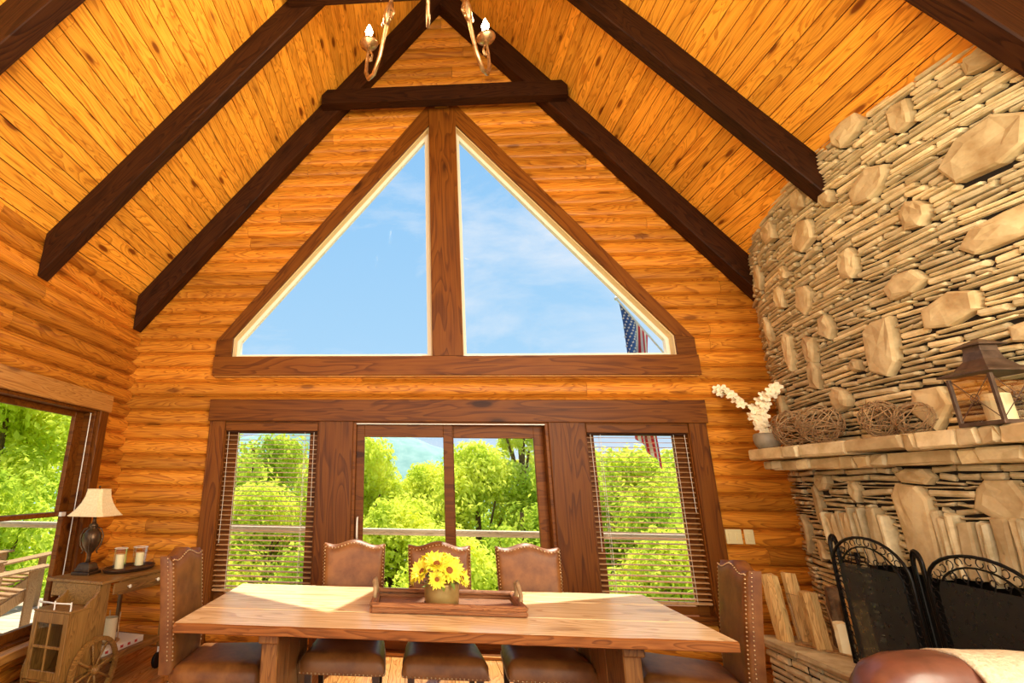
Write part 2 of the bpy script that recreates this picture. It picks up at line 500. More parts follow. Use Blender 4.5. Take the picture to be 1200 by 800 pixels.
wall_back = tag(empty('wall_back', (0, .2, 0)), kind='structure')
wall_left = tag(empty('wall_left', (XL-.1, -3, 0)), kind='structure')
def gable_open(z0, z1):
    """half width of the gable window opening (trim covers it) for a log band"""
    zm = z1
    if z1 <= 2.70 or z0 > 5.9: return None
    if z0 < 2.70: return 2.36
    h = min(2.36, (5.86-z0)/1.255)
    return h if h > .05 else None
rows = []
k0 = -15
z = ZJ-16*PITCHL
zz = []
while z < 7.7:
    zz.append(z); z += PITCHL
for i, z in enumerate(zz):
    z0 = max(z, 0); z1 = z+PITCHL
    if z1 < .03: continue
    h = z1-z0
    xr = min(3.22, (CEIL+.0-z0)/SL); xl = max(-3.40, -(CEIL-z0)/SL)
    segs = []
    if z0 < 2.0:
        if z1 < .40:   # under the side windows, beside the doors
            segs = [(xl, -2.40), (-2.40, -1.15), (1.15, 2.40), (2.40, xr)]
        else: segs = [(xl, -2.36), (2.36, xr)]
    elif z0 < 2.15: segs = [(xl, -2.36), (2.36, xr)]
    else:
        g = gable_open(z0, z1)
        if g: segs = [(xl, -g), (g, xr)]
        else: segs = [(xl, xr)]
    out = []
    for a, b_ in segs:
        if b_-a > 2.0 or (b_-a > .8 and R() < .35):
            c = a+(b_-a)*U(.25, .75); out += [(a, c-.0015), (c+.0015, b_)]
        else: out.append((a, b_))
    for a, b_ in out: log('log', a, b_, z0, h, wall_back, 'b')
for i, z in enumerate(zz):
    z0 = max(z+.06, 0); z1 = z+.06+PITCHL
    if z1 < .03 or z0 > 3.42: continue
    if z0 < 2.12 and z1 > .25: segs = [(YB, -3.9), (-2.32, -.46), ]; segs = [(YB, -2.32), (-.46, .02)]
    else: segs = [(YB, .02)]
    for a, b_ in segs:
        while b_-a > 2.6:
            c = b_-U(1.4, 2.3); log('log', c+.0015, b_, z0, z1-z0, wall_left, 'l'); b_ = c-.0015
        log('log', a, b_, z0, z1-z0, wall_left, 'l')
# backing behind the left logs, with the window hole
bl = MB()
for lo, hi in (((XL-.17, YB, -.05), (XL-.145, -2.3, 3.5)), ((XL-.17, -.5, -.05), (XL-.145, .1, 3.5)), ((XL-.17, -2.3, 2.1), (XL-.145, -.5, 3.5)), ((XL-.17, -2.3, -.05), (XL-.145, -.5, .24))):
    bl.box(lo, hi)
bl.obj('sheathing', RAFT, wall_left, world=True)
bb = MB()
def poly_y(mb, pts, y0, y1):
    n = len(pts); V = [(x, y0, z) for x, z in pts]+[(x, y1, z) for x, z in pts]
    F = [tuple(range(n)), tuple(range(n, 2*n))[::-1]]+[((i+1) % n, i, n+i, n+(i+1) % n) for i in range(n)]
    mb.put(V, F)
for s in (-1, 1):
    poly_y(bb, [(s*2.40, 0), (s*3.6, 0), (s*3.6, 3.3), (s*2.40, 4.8)], .14, .17)
    poly_y(bb, [(s*2.40, 2.95), (s*2.40, 4.8), (s*.0, 7.7), (0, 5.93)], .14, .17)
bb.box((-2.4, .14, 2.08), (2.4, .17, 2.70))
bb.box((-2.4, .14, 0), (-1.1, .17, .36)); bb.box((1.1, .14, 0), (2.4, .17, .36))
bb.obj('sheathing', RAFT, wall_back, world=True)

# ------------------------------------------------------------ trim boards on the back wall
tn = [0]
def trim(p0, p1, w, h, mat=TRIM, up=(0, 0, 1), **k):
    tn[0] += 1
    o = beam('trim_%d' % tn[0], p0, p1, w, h, mat, None, up=up, **k)
    return tag(o, kind='structure')
trim((-2.47, -.01, 2.644), (2.47, -.01, 2.644), .07, .205)           # sill board of the gable window
trim((-2.455, -.01, 2.18), (2.455, -.01, 2.18), .07, .222)           # long header
trim((-2.44, -.02, 2.532), (2.44, -.02, 2.532), .05, .012, TRIML)
for s in (-1, 1):
    trim((s*2.365, 0, .0), (s*2.365, 0, 2.069), .165, .045, up=(0, 1, 0))
    trim((s*1.135, 0, 0), (s*1.135, 0, 2.069), .35, .05, up=(0, 1, 0))
    # raking casings of the gable window and their short uprights
    p0 = Vector((s*2.42, 0, 2.843)); p1 = Vector((s*.03, 0, 5.86))
    tn[0] += 1
    mb = MB()
    poly_y(mb, [(s*2.465, 2.92), (s*2.285, 2.955), (s*.10, 5.65), (s*.06, 6.0)] if s > 0 else [(s*2.465, 2.92), (s*.06, 6.0), (s*.10, 5.65), (s*2.285, 2.955)], -.032, .02)
    # local frame along the rake so the grain follows the board
    rk = mb.V; M, L = beamM((s*2.465, 0, 2.92), (s*.06, 0, 6.0), (0, -1, 0)); Mi = M.inverted()
    tag(add('trim_%d' % tn[0], [Mi @ v for v in rk], mb.F, TRIM, None, M=M), kind='structure')
    mb = MB(); tn[0] += 1
    poly_y(mb, [(s*2.465, 2.745), (s*2.285, 2.745), (s*2.285, 2.953), (s*2.465, 2.918)] if s > 0 else [(s*2.465, 2.745), (s*2.465, 2.918), (s*2.285, 2.953), (s*2.285, 2.745)], -.03, .02)
    tag(mb.obj('trim_%d' % tn[0], TRIM), kind='structure')
trim((0, .0, 2.745), (0, .0, 5.80), .315, .10, up=(0, 1, 0))          # king post in the gable window

# ------------------------------------------------------------ gable window (window_1)
win1 = tag(empty('window_1', (0, .1, 2.745)), kind='structure')
for s in (-1, 1):
    IN = [(s*2.285, 2.747), (s*.155, 2.747), (s*.155, 5.585), (s*2.285, 2.955)]   # glazed outline in the trim
    def inset(P, d):
        c = Vector((sum(p[0] for p in P)/4, sum(p[1] for p in P)/4)); n = len(P); out = []
        for i in range(n):
            a = Vector(P[i-1]); b_ = Vector(P[i]); c2 = Vector(P[(i+1) % n])
            e1 = (b_-a).normalized(); e2 = (c2-b_).normalized()
            n1 = Vector((-e1.y, e1.x)); n2 = Vector((-e2.y, e2.x))
            if n1.dot(c-b_) < 0: n1 = -n1
            if n2.dot(c-b_) < 0: n2 = -n2
            k = 1+n1.dot(n2)
            out.append(tuple(b_+(n1+n2)*d/k))
        return out
    def ring(name, P, Q, y0, y1, mat):
        V = []; F = []
        for pts in (P, Q):
            for y in (y0, y1): V += [(x, y, z) for x, z in pts]
        for i in range(4):
            j = (i+1) % 4
            F += [(i, j, 8+j, 8+i), (4+i, 12+i, 12+j, 4+j), (8+i, 8+j, 12+j, 12+i), (i, 4+i, 4+j, j)]
        return add(name, V, F, mat, win1, world=True)
    A = inset(IN, .012); B_ = inset(IN, .05); D_ = inset(IN, .075)
    ring('jamb_lining', inset(IN, -.03), A, .0, .13, SASH)
    ring('vinyl_frame', A, B_, .085, .14, VINYL)
    add('glass_pane', [(x, .115, z) for x, z in B_], [(0, 1, 2, 3)], GLASS, win1, world=True)

# ------------------------------------------------------------ side windows with blinds, patio doors
def rect_frame(mb, x0, x1, z0, z1, w, y0, y1, wb=None, wt=None):
    wb = wb or w; wt = wt or w
    mb.box((x0, y0, z0), (x0+w, y1, z1), .003); mb.box((x1-w, y0, z0), (x1, y1, z1), .003)
    mb.box((x0+w, y0, z0), (x1-w, y1, z0+wb), .003); mb.box((x0+w, y0, z1-wt), (x1-w, y1, z1), .003)
def side_window(n, s):
    a, b_ = (1.31, 2.29)
    x0, x1 = (s*b_, s*a) if s < 0 else (a, b_)
    w = tag(empty('window_%d' % n, ((x0+x1)/2, .1, .37)), kind='structure')
    mb = MB(); rect_frame(mb, x0-.02, x1+.02, .35, 2.09, .035, .0, .16); mb.obj('jamb_lining', TRIM, w, world=True)
    mb = MB(); rect_frame(mb, x0+.01, x1-.01, .37, 2.05, .10, .09, .14, .08, .09); mb.obj('sash', TRIM, w, world=True)
    add('glass_pane', [(x0+.1, .12, .45), (x1-.1, .12, .45), (x1-.1, .12, 1.96), (x0+.1, .12, 1.96)], [(0, 1, 2, 3)], GLASS, w, world=True)
    box('sill', (x0-.02, -.035, .33), (x1+.02, .10, .355), TRIM, w, world=True)
    # blind
    bl = empty('venetian_blind', ((x0+x1)/2, .03, .45), 0, 'slatted wooden blind over the window %s of the patio doors' % ('left' if s < 0 else 'right'), 'blind', 'wooden blinds beside the patio doors')
    box('valance', (x0+.012, -.012, 1.975), (x1-.012, .002, 2.055), TRIM, bl, world=True)
    box('headrail', (x0+.02, .01, 1.955), (x1-.02, .06, 2.0), RAFT, bl, world=True)
    z = 1.93; first = None
    pr = []
    hw = .024
    for i in range(7):
        t = i/6; pr.append(((t-.5)*2*hw, .0035*(1-(2*t-1)**2)))
    for i in range(6, -1, -1):
        t = i/6; pr.append(((t-.5)*2*hw, .0035*(1-(2*t-1)**2)-.0022))
    Vs, Fs = extrude(pr[::-1], -(x1-x0)/2+.02, (x1-x0)/2-.02)
    while z > .50:
        M = Matrix.Translation(((x0+x1)/2, .036, z)) @ Matrix.Rotation(U(-.03, .03)+.10, 4, 'X')
        if first is None:
            first = add('slat', Vs, Fs, BLIND, bl, M=M, world=True, center=False)
        else:
            c = first.copy(); C.objects.link(c); c.parent = bl; c.matrix_basis = wm(bl).inverted() @ M
        z -= .0455
    box('bottom_rail', (x0+.02, .012, .475), (x1-.02, .06, .495), BLIND, bl, world=True)
    for fx in (.15, .85):
        xx = x0+(x1-x0)*fx
        for yy in (.011, .061):
            add('cord', *tube([(xx, yy, .49), (xx, yy, 1.96)], .0018, 4), WHITEM, bl, world=True)
    xx = x0+.05
    add('pull_cord', *tube([(xx, -.003, .9), (xx+.004, -.003, 1.4), (xx, .0, 1.96)], .0022, 4), WHITEM, bl, world=True)
    add('pull_cord', *tube([(x1-.05, -.003, 1.25), (x1-.05, .0, 1.96)], .0022, 4), WHITEM, bl, world=True)
side_window(2, -1)
side_window(3, 1)

door = tag(empty('door_1', (0, .1, 0)), kind='structure')
mb = MB(); rect_frame(mb, -.965, .965, 0, 2.07, .035, -.005, .17, .03, .025); mb.obj('door_frame', TRIM, door, world=True)
add('weather_strip', *boxg((-.93, -.009, 2.045), (.93, .01, 2.054), .001), WHITEM, door, world=True)
for k, (x0, x1, y) in enumerate(((-.93, .03, .04), (-.03, .93, .10))):
    dp = empty('x', (0, 0, 0)); C.objects.unlink(dp); bpy.data.objects.remove(dp)
    gl = (-.85, -.06) if k == 0 else (.045, .84)
    mb = MB()
    mb.box((x0, y, .03), (gl[0], y+.045, 2.045), .003); mb.box((gl[1], y, .03), (x1, y+.045, 2.045), .003)
    mb.box((gl[0], y, .03), (gl[1], y+.045, .20), .003); mb.box((gl[0], y, 1.925), (gl[1], y+.045, 2.045), .003)
    p = mb.obj('door_panel', TRIM, door, world=True)
    add('glass_pane', [(gl[0], y+.02, .2), (gl[1], y+.02, .2), (gl[1], y+.02, 1.925), (gl[0], y+.02, 1.925)], [(0, 1, 2, 3)], GLASS, p, world=True)
    if k == 0:
        add('door_handle', *tube([(-.90, .04, .96), (-.90, .0, .97), (-.90, -.012, 1.0), (-.90, -.012, 1.12), (-.90, .0, 1.15), (-.90, .04, 1.16)], .009, 8), WHITEM, p, world=True, smooth=True)
box('threshold', (-.96, -.03, 0), (.96, .17, .025), TRIML, door, world=True)

# switch plates
for x0, x1, n in ((2.462, 2.602, 2), (2.624, 2.706, 1)):
    sp = empty('switch_plate', ((x0+x1)/2, -.0, 1.05), 0, ('wide two-gang beige switch plate nearer the window casing' if n == 2 else 'narrow single beige switch plate nearer the stone chimney'), 'switch')
    box('plate', (x0, -.012, .99), (x1, .0, 1.115), PLATE, sp, b=.003, world=True)
    for i in range(n):
        xc = x0+(x1-x0)*(i+.5)/n
        box('rocker', (xc-.016, -.018, 1.02), (xc+.016, -.010, 1.085), PLATE, sp, b=.002, world=True)

# ------------------------------------------------------------ left wall window (window_4)
w4 = tag(empty('window_4', (XL, -1.4, .25)), kind='structure')
def ybox(name, x0, x1, y0, y1, z0, z1, mat, par=w4, b=.003): return box(name, (x0, y0, z0), (x1, y1, z1), mat, par, b=b, world=True)
beam('header_board', (XL+.015, -2.6, 2.185), (XL+.015, -.36, 2.185), .05, .165, TRIML, w4)
beam('side_casing', (XL+.01, -.445, .25), (XL+.01, -.445, 2.10), .045, .125, TRIM, w4, up=(0, 1, 0))
beam('side_casing', (XL+.01, -2.45, .25), (XL+.01, -2.45, 2.10), .045, .125, TRIM, w4, up=(0, 1, 0))
beam('sill_board', (XL+.03, -2.6, .235), (XL+.03, -.36, .235), .12, .06, TRIML, w4)
mb = MB()
for lo, hi in (((XL-.16, -.54, .26), (XL-.0, -.505, 2.10)), ((XL-.16, -2.40, .26), (XL, -2.37, 2.10)), ((XL-.16, -2.37, 2.075), (XL, -.54, 2.10)), ((XL-.16, -2.37, .26), (XL, -.54, .285))): mb.box(lo, hi, .003)
mb.obj('jamb_lining', TRIM, w4, world=True)
def lsash(name, x0, x1, z0, z1, w, wb, wt):
    mb = MB(); y0, y1 = -2.37, -.54
    mb.box((x0, y0, z0), (x1, y0+w, z1), .004); mb.box((x0, y1-w, z0), (x1, y1, z1), .004)
    mb.box((x0, y0+w, z0), (x1, y1-w, z0+wb), .004); mb.box((x0, y0+w, z1-wt), (x1, y1-w, z1), .004)
    p = mb.obj(name, TRIM, w4, world=True)
    xm = (x0+x1)/2
    add('glass_pane', [(xm, y0+w, z0+wb), (xm, y1-w, z0+wb), (xm, y1-w, z1-wt), (xm, y0+w, z1-wt)], [(0, 1, 2, 3)], GLASS, p, world=True)
lsash('lower_sash', XL-.10, XL-.055, .285, 1.20, .12, .07, .035)
lsash('upper_sash', XL-.145, XL-.105, 1.165, 2.075, .12, .035, .05)
ybox('sash_lock', XL-.055, XL-.03, -.72, -.66, 1.165, 1.20, WHITEM)
add('trim_cord', *tube([(XL-.02, -.575, .3), (XL-.02, -.575, 2.07)], .004, 5), WHITEM, w4, world=True)

# ------------------------------------------------------------ ceiling: boards, rafters, collar beams
ceil_ = tag(empty('ceiling', (0, -3, CEIL)), kind='structure')
ca = math.atan(SL); LS = 3.55/math.cos(ca)
for s in (-1, 1):
    # local frame: x along -Y (board length), y down the slope, z out of the room
    dn = Vector((s*math.cos(ca), 0, -math.sin(ca)))
    nrm = Vector((s*math.sin(ca), 0, math.cos(ca)))
    xa = dn.cross(nrm)
    pw = .112; d = .0; i = 0
    while d < LS:
        pr = [(-pw/2+.0028, .016), (-pw/2+.0028, .004), (-pw/2+.006, 0), (pw/2-.006, 0), (pw/2-.0028, .004), (pw/2-.0028, .016)]
        cut = [.02, U(-4.3, -.6), YB]
        if i % 3 == 0: cut = [.02, YB]
        for a, b_ in zip(cut[:-1], cut[1:]):
            L = abs(b_-a)-.002
            ctr = Vector((0, (a+b_)/2, CEIL))+dn*(d+pw/2)
            M = Matrix((xa, dn, nrm)).transposed().to_4x4(); M.translation = ctr
            V, F = extrude(pr[::-1] if xa.dot(Vector((0, 1, 0))) > 0 else pr[::-1], -L/2, L/2)
            add('plank', V, F, PLANK, ceil_, M=M, world=True, center=False)
        d += pw; i += 1
    o = [Vector((0, 0, CEIL))+nrm*.018, Vector((0, 0, CEIL))+dn*(LS+.25)+nrm*.018]
    o2 = [p+nrm*.12 for p in o]
    V = []
    for y in (YB, .75): V += [(p.x, y, p.z) for p in (o[0], o[1], o2[1], o2[0])]  # runs past the gable wall: unseen overhang added to block the sun
    F = [(0, 1, 2, 3), (7, 6, 5, 4), (0, 4, 5, 1), (1, 5, 6, 2), (2, 6, 7, 3), (3, 7, 4, 0)]
    add('roof_deck', V, F, MORTAR, ceil_, world=True)
def rafter(s, y0, y1, xe):
    h = (CEIL-RAF)*math.cos(ca)
    zc = (CEIL+RAF)/2
    top = Vector((0, (y0+y1)/2, zc)); bot = Vector((s*xe, (y0+y1)/2, zc-SL*xe))
    M, L = beamM(bot, top, (0, 1, 0))
    # plumb-cut foot
    w = h/2; t = abs(y1-y0)/2; b = .006
    V = []; F = []
    pr = [(-w, -t+b), (-w+b, -t), (w-b, -t), (w, -t+b), (w, t-b), (w-b, t), (-w+b, t), (-w, t-b)]
    k = 14
    for i in range(k+1):
        for j, (y, z) in enumerate(pr):
            x = -L/2+L*i/k
            jt = .0025
            V.append([x, y+U(-jt, jt), z+U(-jt, jt)])
    n = 8
    for i in range(k):
        for j in range(n): F.append((i*n+j, i*n+(j+1) % n, (i+1)*n+(j+1) % n, (i+1)*n+j))
    F += [tuple(range(n))[::-1], tuple(range(k*n, k*n+n))]
    # shear the foot so that it is cut vertical
    for q in range(n):
        p = M @ Vector(V[q]); dx = s*xe-p.x
        p2 = p+Vector((dx, 0, -abs(SL)*dx*s))
        V[q] = list(M.inverted() @ p2)
    return add('rafter', V, F, RAFT, ceil_, M=M, world=True, center=False)
for s, ys in ((-1, ((-.16, .0), (-1.55, -1.43), (-2.91, -2.785), (-4.25, -4.12), (-5.6, -5.47))), (1, ((-.16, .0), (-1.42, -1.30), (-2.76, -2.63), (-4.1, -3.97), (-5.45, -5.32)))):
    for y0, y1 in ys:
        rafter(s, y0, y1, 3.34 if s < 0 else (3.0 if y0 < -.5 else 3.15))
def collar(y0, y1, z0, z1):
    xt = (CEIL-z1)/SL-.01; xm = (CEIL-.16-z0)/SL+.02; zm = CEIL-SL*xm-.01
    mb = MB()
    poly_y(mb, [(-xm, z0), (xm, z0), (xm, max(zm, z0+.03)), (xt, z1), (-xt, z1), (-xm, max(zm, z0+.03))], y0, y1)
    mb.obj('collar_beam', RAFT, ceil_, world=True)
collar(-.275, -.162, 5.725, 5.925)
collar(-1.665, -1.555, 5.655, 5.86)
collar(-3.03, -2.92, 5.655, 5.86)

# ------------------------------------------------------------ stone chimney wall
CV = [(0.2, 3.17), (0, 3.13), (-.2, 3.03), (-.5, 2.96), (-.8, 2.905), (-1.1, 2.865), (-1.45, 2.835), (-1.9, 2.84), (-2.2, 2.865), (-2.5, 2.92), (-3.0, 3.04), (-3.6, 3.2), (-7, 3.3)]
def WX(y):
    for (y0, x0), (y1, x1) in zip(CV[:-1], CV[1:]):
        if y <= y0 and y >= y1:
            return x0+(x1-x0)*(y0-y)/(y0-y1)
    return CV[0][1] if y > 0 else CV[-1][1]
wall_right = tag(empty('wall_right', (3.3, -2, 0)), kind='structure')
FB = (-2.15, -.92, .0, 1.0)   # firebox hole
mb = MB()
ys = [.12-.12*i for i in range(56)]; zs = [0+.2*i for i in range(22)]
for i in range(len(ys)-1):
    for j in range(len(zs)-1):
        y0, y1, z0, z1 = ys[i], ys[i+1], zs[j], zs[j+1]
        if y0 <= FB[1] and y1 >= FB[0] and z1 <= FB[3]: continue
        mb.put([(WX(y0)+.03, y0, z0), (WX(y1)+.03, y1, z0), (WX(y1)+.03, y1, z1), (WX(y0)+.03, y0, z1)], [(0, 1, 2, 3)])
mb.obj('mortar_backing', MORTAR, wall_right, world=True)
fbx = MB()
fbx.put([(2.88, -.84, .38), (2.88, -2.24, .38), (2.88, -2.24, 1.08), (2.88, -.84, 1.08), (3.4, -1.1, .38), (3.4, -1.95, .38), (3.4, -1.95, 1.08), (3.4, -1.1, 1.08)], [(0, 4, 5, 1), (0, 3, 7, 4), (1, 5, 6, 2), (3, 2, 6, 7), (4, 7, 6, 5)])
fbx.obj('firebox', SOOT, wall_right, world=True)

def stone_geo(poly, d, back=.035, xf=WX, ins=.16, rough=.006):
    n = len(poly); cy = sum(p[0] for p in poly)/n; cz = sum(p[1] for p in poly)/n
    V = []; F = []
    for y, z in poly: V.append((xf(y)+back, y, z))
    for y, z in poly: V.append((xf(y)-d+.012, y, z))
    sy = max(p[0] for p in poly)-min(p[0] for p in poly); sz = max(p[1] for p in poly)-min(p[1] for p in poly)
    iy = min(.012+sy*.02, sy*.3)/max(sy, .01)*2; iz = min(.012, sz*.3)/max(sz, .01)*2
    for y, z in poly:
        V.append((xf(y)-d-U(-rough, rough), y+(cy-y)*iy, z+(cz-z)*iz))
    big = sy > .10 and sz > .09
    for y, z in (poly if big else []):
        k_ = U(.45, .62)
        V.append((xf(y)-d-U(-rough, rough)*1.3-.004, cy+(y-cy)*k_, cz+(z-cz)*k_))
    V.append((xf(cy)-d-.003, cy+U(-.1, .1)*sy, cz+U(-.1, .1)*sz))
    # orientation: seen from -X
    for i in range(n):
        j = (i+1) % n
        F += [(i, j, n+j, n+i), (n+i, n+j, 2*n+j, 2*n+i)]
        if big: F += [(2*n+i, 2*n+j, 3*n+j, 3*n+i), (3*n+i, 3*n+j, 4*n)]
        else: F += [(2*n+i, 2*n+j, 3*n)]
    return V, F
stones = []   # (score, V, F, mat)
def score(V):
    ps = [pix(v) for v in V]
    if any(p is None for p in ps): return 0
    a = (max(-5, min(p[0] for p in ps)), min(1205, max(p[0] for p in ps))); b_ = (max(-5, min(p[1] for p in ps)), min(805, max(p[1] for p in ps)))
    return max(0, a[1]-a[0])*max(0, b_[1]-b_[0])
# big field stones: centre y, z, half length, half height, tilt, corners
BIG = [(-2.40, 3.34, .20, .165, -.35, 7), (-1.99, 3.16, .085, .10, .2, 7), (-1.76, 3.52, .15, .10, -.25, 8), (-2.06, 3.83, .075, .12, .15, 7), (-2.36, 2.86, .27, .10, -.12, 7),
       (-2.00, 2.51, .16, .10, .1, 6), (-1.81, 2.76, .14, .085, .0, 6), (-1.53, 2.42, .12, .20, .3, 8), (-1.45, 3.06, .09, .12, .1, 7), (-.93, 2.99, .11, .13, .2, 7),
       (-.86, 2.58, .085, .13, .1, 7), (-1.10, 2.68, .07, .10, .0, 5), (-.57, 2.64, .07, .17, .05, 6), (-.84, 2.35, .075, .13, .1, 5), (-.66, 3.74, .12, .10, 0, 7),
       (-1.09, 3.49, .14, .12, -.2, 7), (-1.12, 3.78, .09, .10, 0, 7), (-1.73, 4.0, .14, .10, -.3, 7), (-2.52, 3.85, .10, .07, -.2, 7), (-1.07, 2.13, .09, .09, 0, 7),
       (-.60, 3.12, .08, .11, 0, 6), (-.50, 1.35, .055, .15, .1, 7), (-1.75, 1.98, .12, .15, -.1, 5), (-1.96, 1.42, .13, .12, 0, 7), (-1.52, 1.56, .12, .05, 0, 6),
       (-.98, 1.47, .06, .08, .2, 6), (-.62, 1.53, .09, .07, 0, 7), (-.28, 2.9, .06, .16, 0, 6), (-.30, 3.45, .07, .13, 0, 6), (-.25, 2.2, .06, .12, 0, 6), (-.22, 1.1, .05, .16, 0, 6),
       (-.42, 1.0, .05, .09, 0, 7), (-2.85, 3.3, .16, .12, 0, 7), (-2.95, 2.5, .2, .13, .1, 7), (-2.8, 1.95, .17, .1, 0, 7), (-3.2, 1.4, .2, .13, .1, 7), (-1.42, 3.62, .07, .07, 0, 6), (-2.32, 2.28, .1, .06, 0, 6),
       (-.12, 1.75, .05, .14, 0, 6), (-1.28, 2.34, .05, .06, 0, 6), (-.75, 3.3, .06, .06, 0, 6), (-2.62, 2.55, .09, .12, 0, 7)]
polys = []
rs = random.Random(11)
for cy, cz, a, b_, t, n in BIG:
    P = []
    ph = rs.uniform(0, 1)
    for i in range(n):
        an = 2*PI*(i+rs.uniform(-.22, .22)+ph)/n
        c, s_ = math.cos(an), math.sin(an)
        k = 1/max(abs(c)**3+abs(s_)**3, .01)**(1/3)
        rr = k*rs.uniform(.80, 1.10)
        yy, zz_ = c*a*rr, s_*b_*rr
        P.append((cy+yy*math.cos(t)-zz_*math.sin(t), cz+yy*math.sin(t)+zz_*math.cos(t)))
    polys.append(P)
for P in polys:
    V, F = stone_geo(P, rs.uniform(.022, .04), rough=.006)
    stones.append((score(V)*2+1e4 if score(V) > 0 else 0, V, F, STONEB))
# the fan of upright stones over the firebox
KY = -1.45
fan = []
y = -.62
while y > -2.75:
    w = rs.choice([.035, .045, .05, .085, .11])
    if y-w < KY+.10 and y > KY-.10:
        y = KY-.115; continue
    lean = -(y-KY)*.10
    zt = 1.345+rs.uniform(-.03, .03)-.05*abs(y-KY); zb = .985+rs.uniform(-.02, .02)
    if y > -.95 or y < -2.1: zb = 1.04-.0+rs.uniform(-.02, .02)
    g = .006
    fan.append([(y-g-lean*.0, zb), (y-w+g, zb+rs.uniform(-.01, .01)), (y-w+g-lean*.25, (zb+zt)/2), (y-w+g-lean*.6, zt), (y-g-lean*.6, zt+rs.uniform(-.015, .015)), (y-g-lean*.25, (zb+zt)/2)])
    y -= w
fan.append([(KY+.085, .97), (KY-.09, .96), (KY-.115, 1.2), (KY-.125, 1.42), (KY-.08, 1.50), (KY+.06, 1.515), (KY+.12, 1.44), (KY+.10, 1.2)])
for P in fan:
    V, F = stone_geo(P, rs.uniform(.03, .07), rough=.006)
    stones.append((score(V)*1.5+1500 if score(V) > 0 else 0, V, F, STONEB if P[1][0]-P[0][0] < -.06 else STONE))
solid = polys+fan
def span(P, z0, z1):
    lo = 9; hi = -9
    n = len(P)
    for k in range(4):
        z = z0+(z1-z0)*k/3
        for i in range(n):
            a, b_ = P[i], P[(i+1) % n]
            if (a[1]-z)*(b_[1]-z) < 0:
                y = a[0]+(b_[0]-a[0])*(z-a[1])/(b_[1]-a[1]); lo = min(lo, y); hi = max(hi, y)
    for p in P:
        if z0 < p[1] < z1: lo = min(lo, p[0]); hi = max(hi, p[0])
    return (lo-.006, hi+.006) if hi > lo else None
z = .0
while z < 4.12:
    h = rs.choice([.022, .026, .030, .034, .040, .048])
    z0, z1 = z, z+h
    z = z1
    if z1 > 1.60 and z0 < 1.80: 
        pass
    blocks = [span(P, z0+.3*h, z1-.15*h) for P in solid]
    blocks = [b_ for b_ in blocks if b_]
    if z0 < FB[3]: blocks.append((FB[0]-.02, FB[1]+.02))
    blocks.sort(key=lambda b_: -b_[1])
    y = .06
    free = []
    for lo, hi in blocks:
        if hi < y: free.append((y, hi))
        y = min(y, lo)
    free.append((y, -4.3))
    for a, b_ in free:
        y = a
        while y-b_ > .025:
            l = rs.uniform(.08, .17) if rs.random() < .35 else rs.uniform(.17, .42)
            if y-b_ < l+.06: l = y-b_
            xw = WX(y-l/2)
            if (z0+z1)/2 > CEIL-SL*xw+.01: y -= l; continue
            g = .0075; hh = h/2
            j = lambda s_=.25: rs.uniform(-s_, s_)*h
            y0, y1 = y-g*.7, y-l+g*.7
            sl = rs.uniform(-.008, .008)
            q = min(.3*h, .3*l)
            P = [(y0-abs(j(.4)), z0+g+sl), (y1+q, z0+g-sl), (y1, z0+h*.5-sl), (y1+q*rs.uniform(.3, 1), z1-g*.6-sl), ((y0+y1)/2+rs.uniform(-.2, .2)*l, z1-g*rs.uniform(.2, 1.4)), (y0-q*.6, z1-g*.6+sl), (y0, z0+h*.5+sl)]
            V, F = stone_geo(P, rs.uniform(-.008, .022), rough=.002)
            stones.append((score(V), V, F, STONE))
            y -= l
stones.sort(key=lambda t: -t[0])
for sc_, V, F, mt in stones[:299]:
    add('stone', V, F, mt, wall_right, world=True)
# remaining small stones joined
mm = MB()
for sc_, V, F, mt in stones[299:]:
    mm.cur = 0 if mt is STONE else 1
    mm.put(V, F)
STONE2 = STONE
o = add('small_ledge_stones', mm.V, mm.F, None, wall_right, world=True, mats=[STONE, STONEB], mi=mm.I)
tag(o, kind='stuff')

# hearth
hearth = empty('raised_hearth', (2.6, -2.3, 0), 0, 'raised hearth of stacked stone along the foot of the chimney', 'hearth')
HX = lambda y: 2.27
box('core', (2.30, -4.2, 0), (3.2, -.62, .36), MORTAR, hearth, b=0, world=True)
z = .0
while z < .36:
    h = rs.uniform(.035, .055); z1 = min(z+h, .365)
    y = -.60
    while y > -3.0:
        l = rs.uniform(.10, .34); g = .005
        P = [(y-g, z+g), (y-l+g, z+g), (y-l+g*2, z1-g), (y-l/2, z1-g*.5), (y-g*2, z1-g)]
        V, F = stone_geo(P, rs.uniform(-.01, .02), back=.05, xf=lambda y: 2.28, rough=.003)
        add('stone', V, F, STONE, hearth, world=True)
        y -= l
    z = z1
y = -.585
while y > -3.4:
    l = rs.uniform(.28, .5)
    xs = [2.235, 2.235+rs.uniform(.28, .4), 3.1]
    for a, b_ in zip(xs[:-1], xs[1:]):
        V, F = boxg((a+.004, y-l+.004, .365), (b_-.004, y-.004, .408), .008)
        V = [(v[0]+U(-.006, .006), v[1]+U(-.006, .006), v[2]+U(-.002, .002)) for v in V]
        add('stone', V, F, STONEB, hearth, world=True)
    y -= l

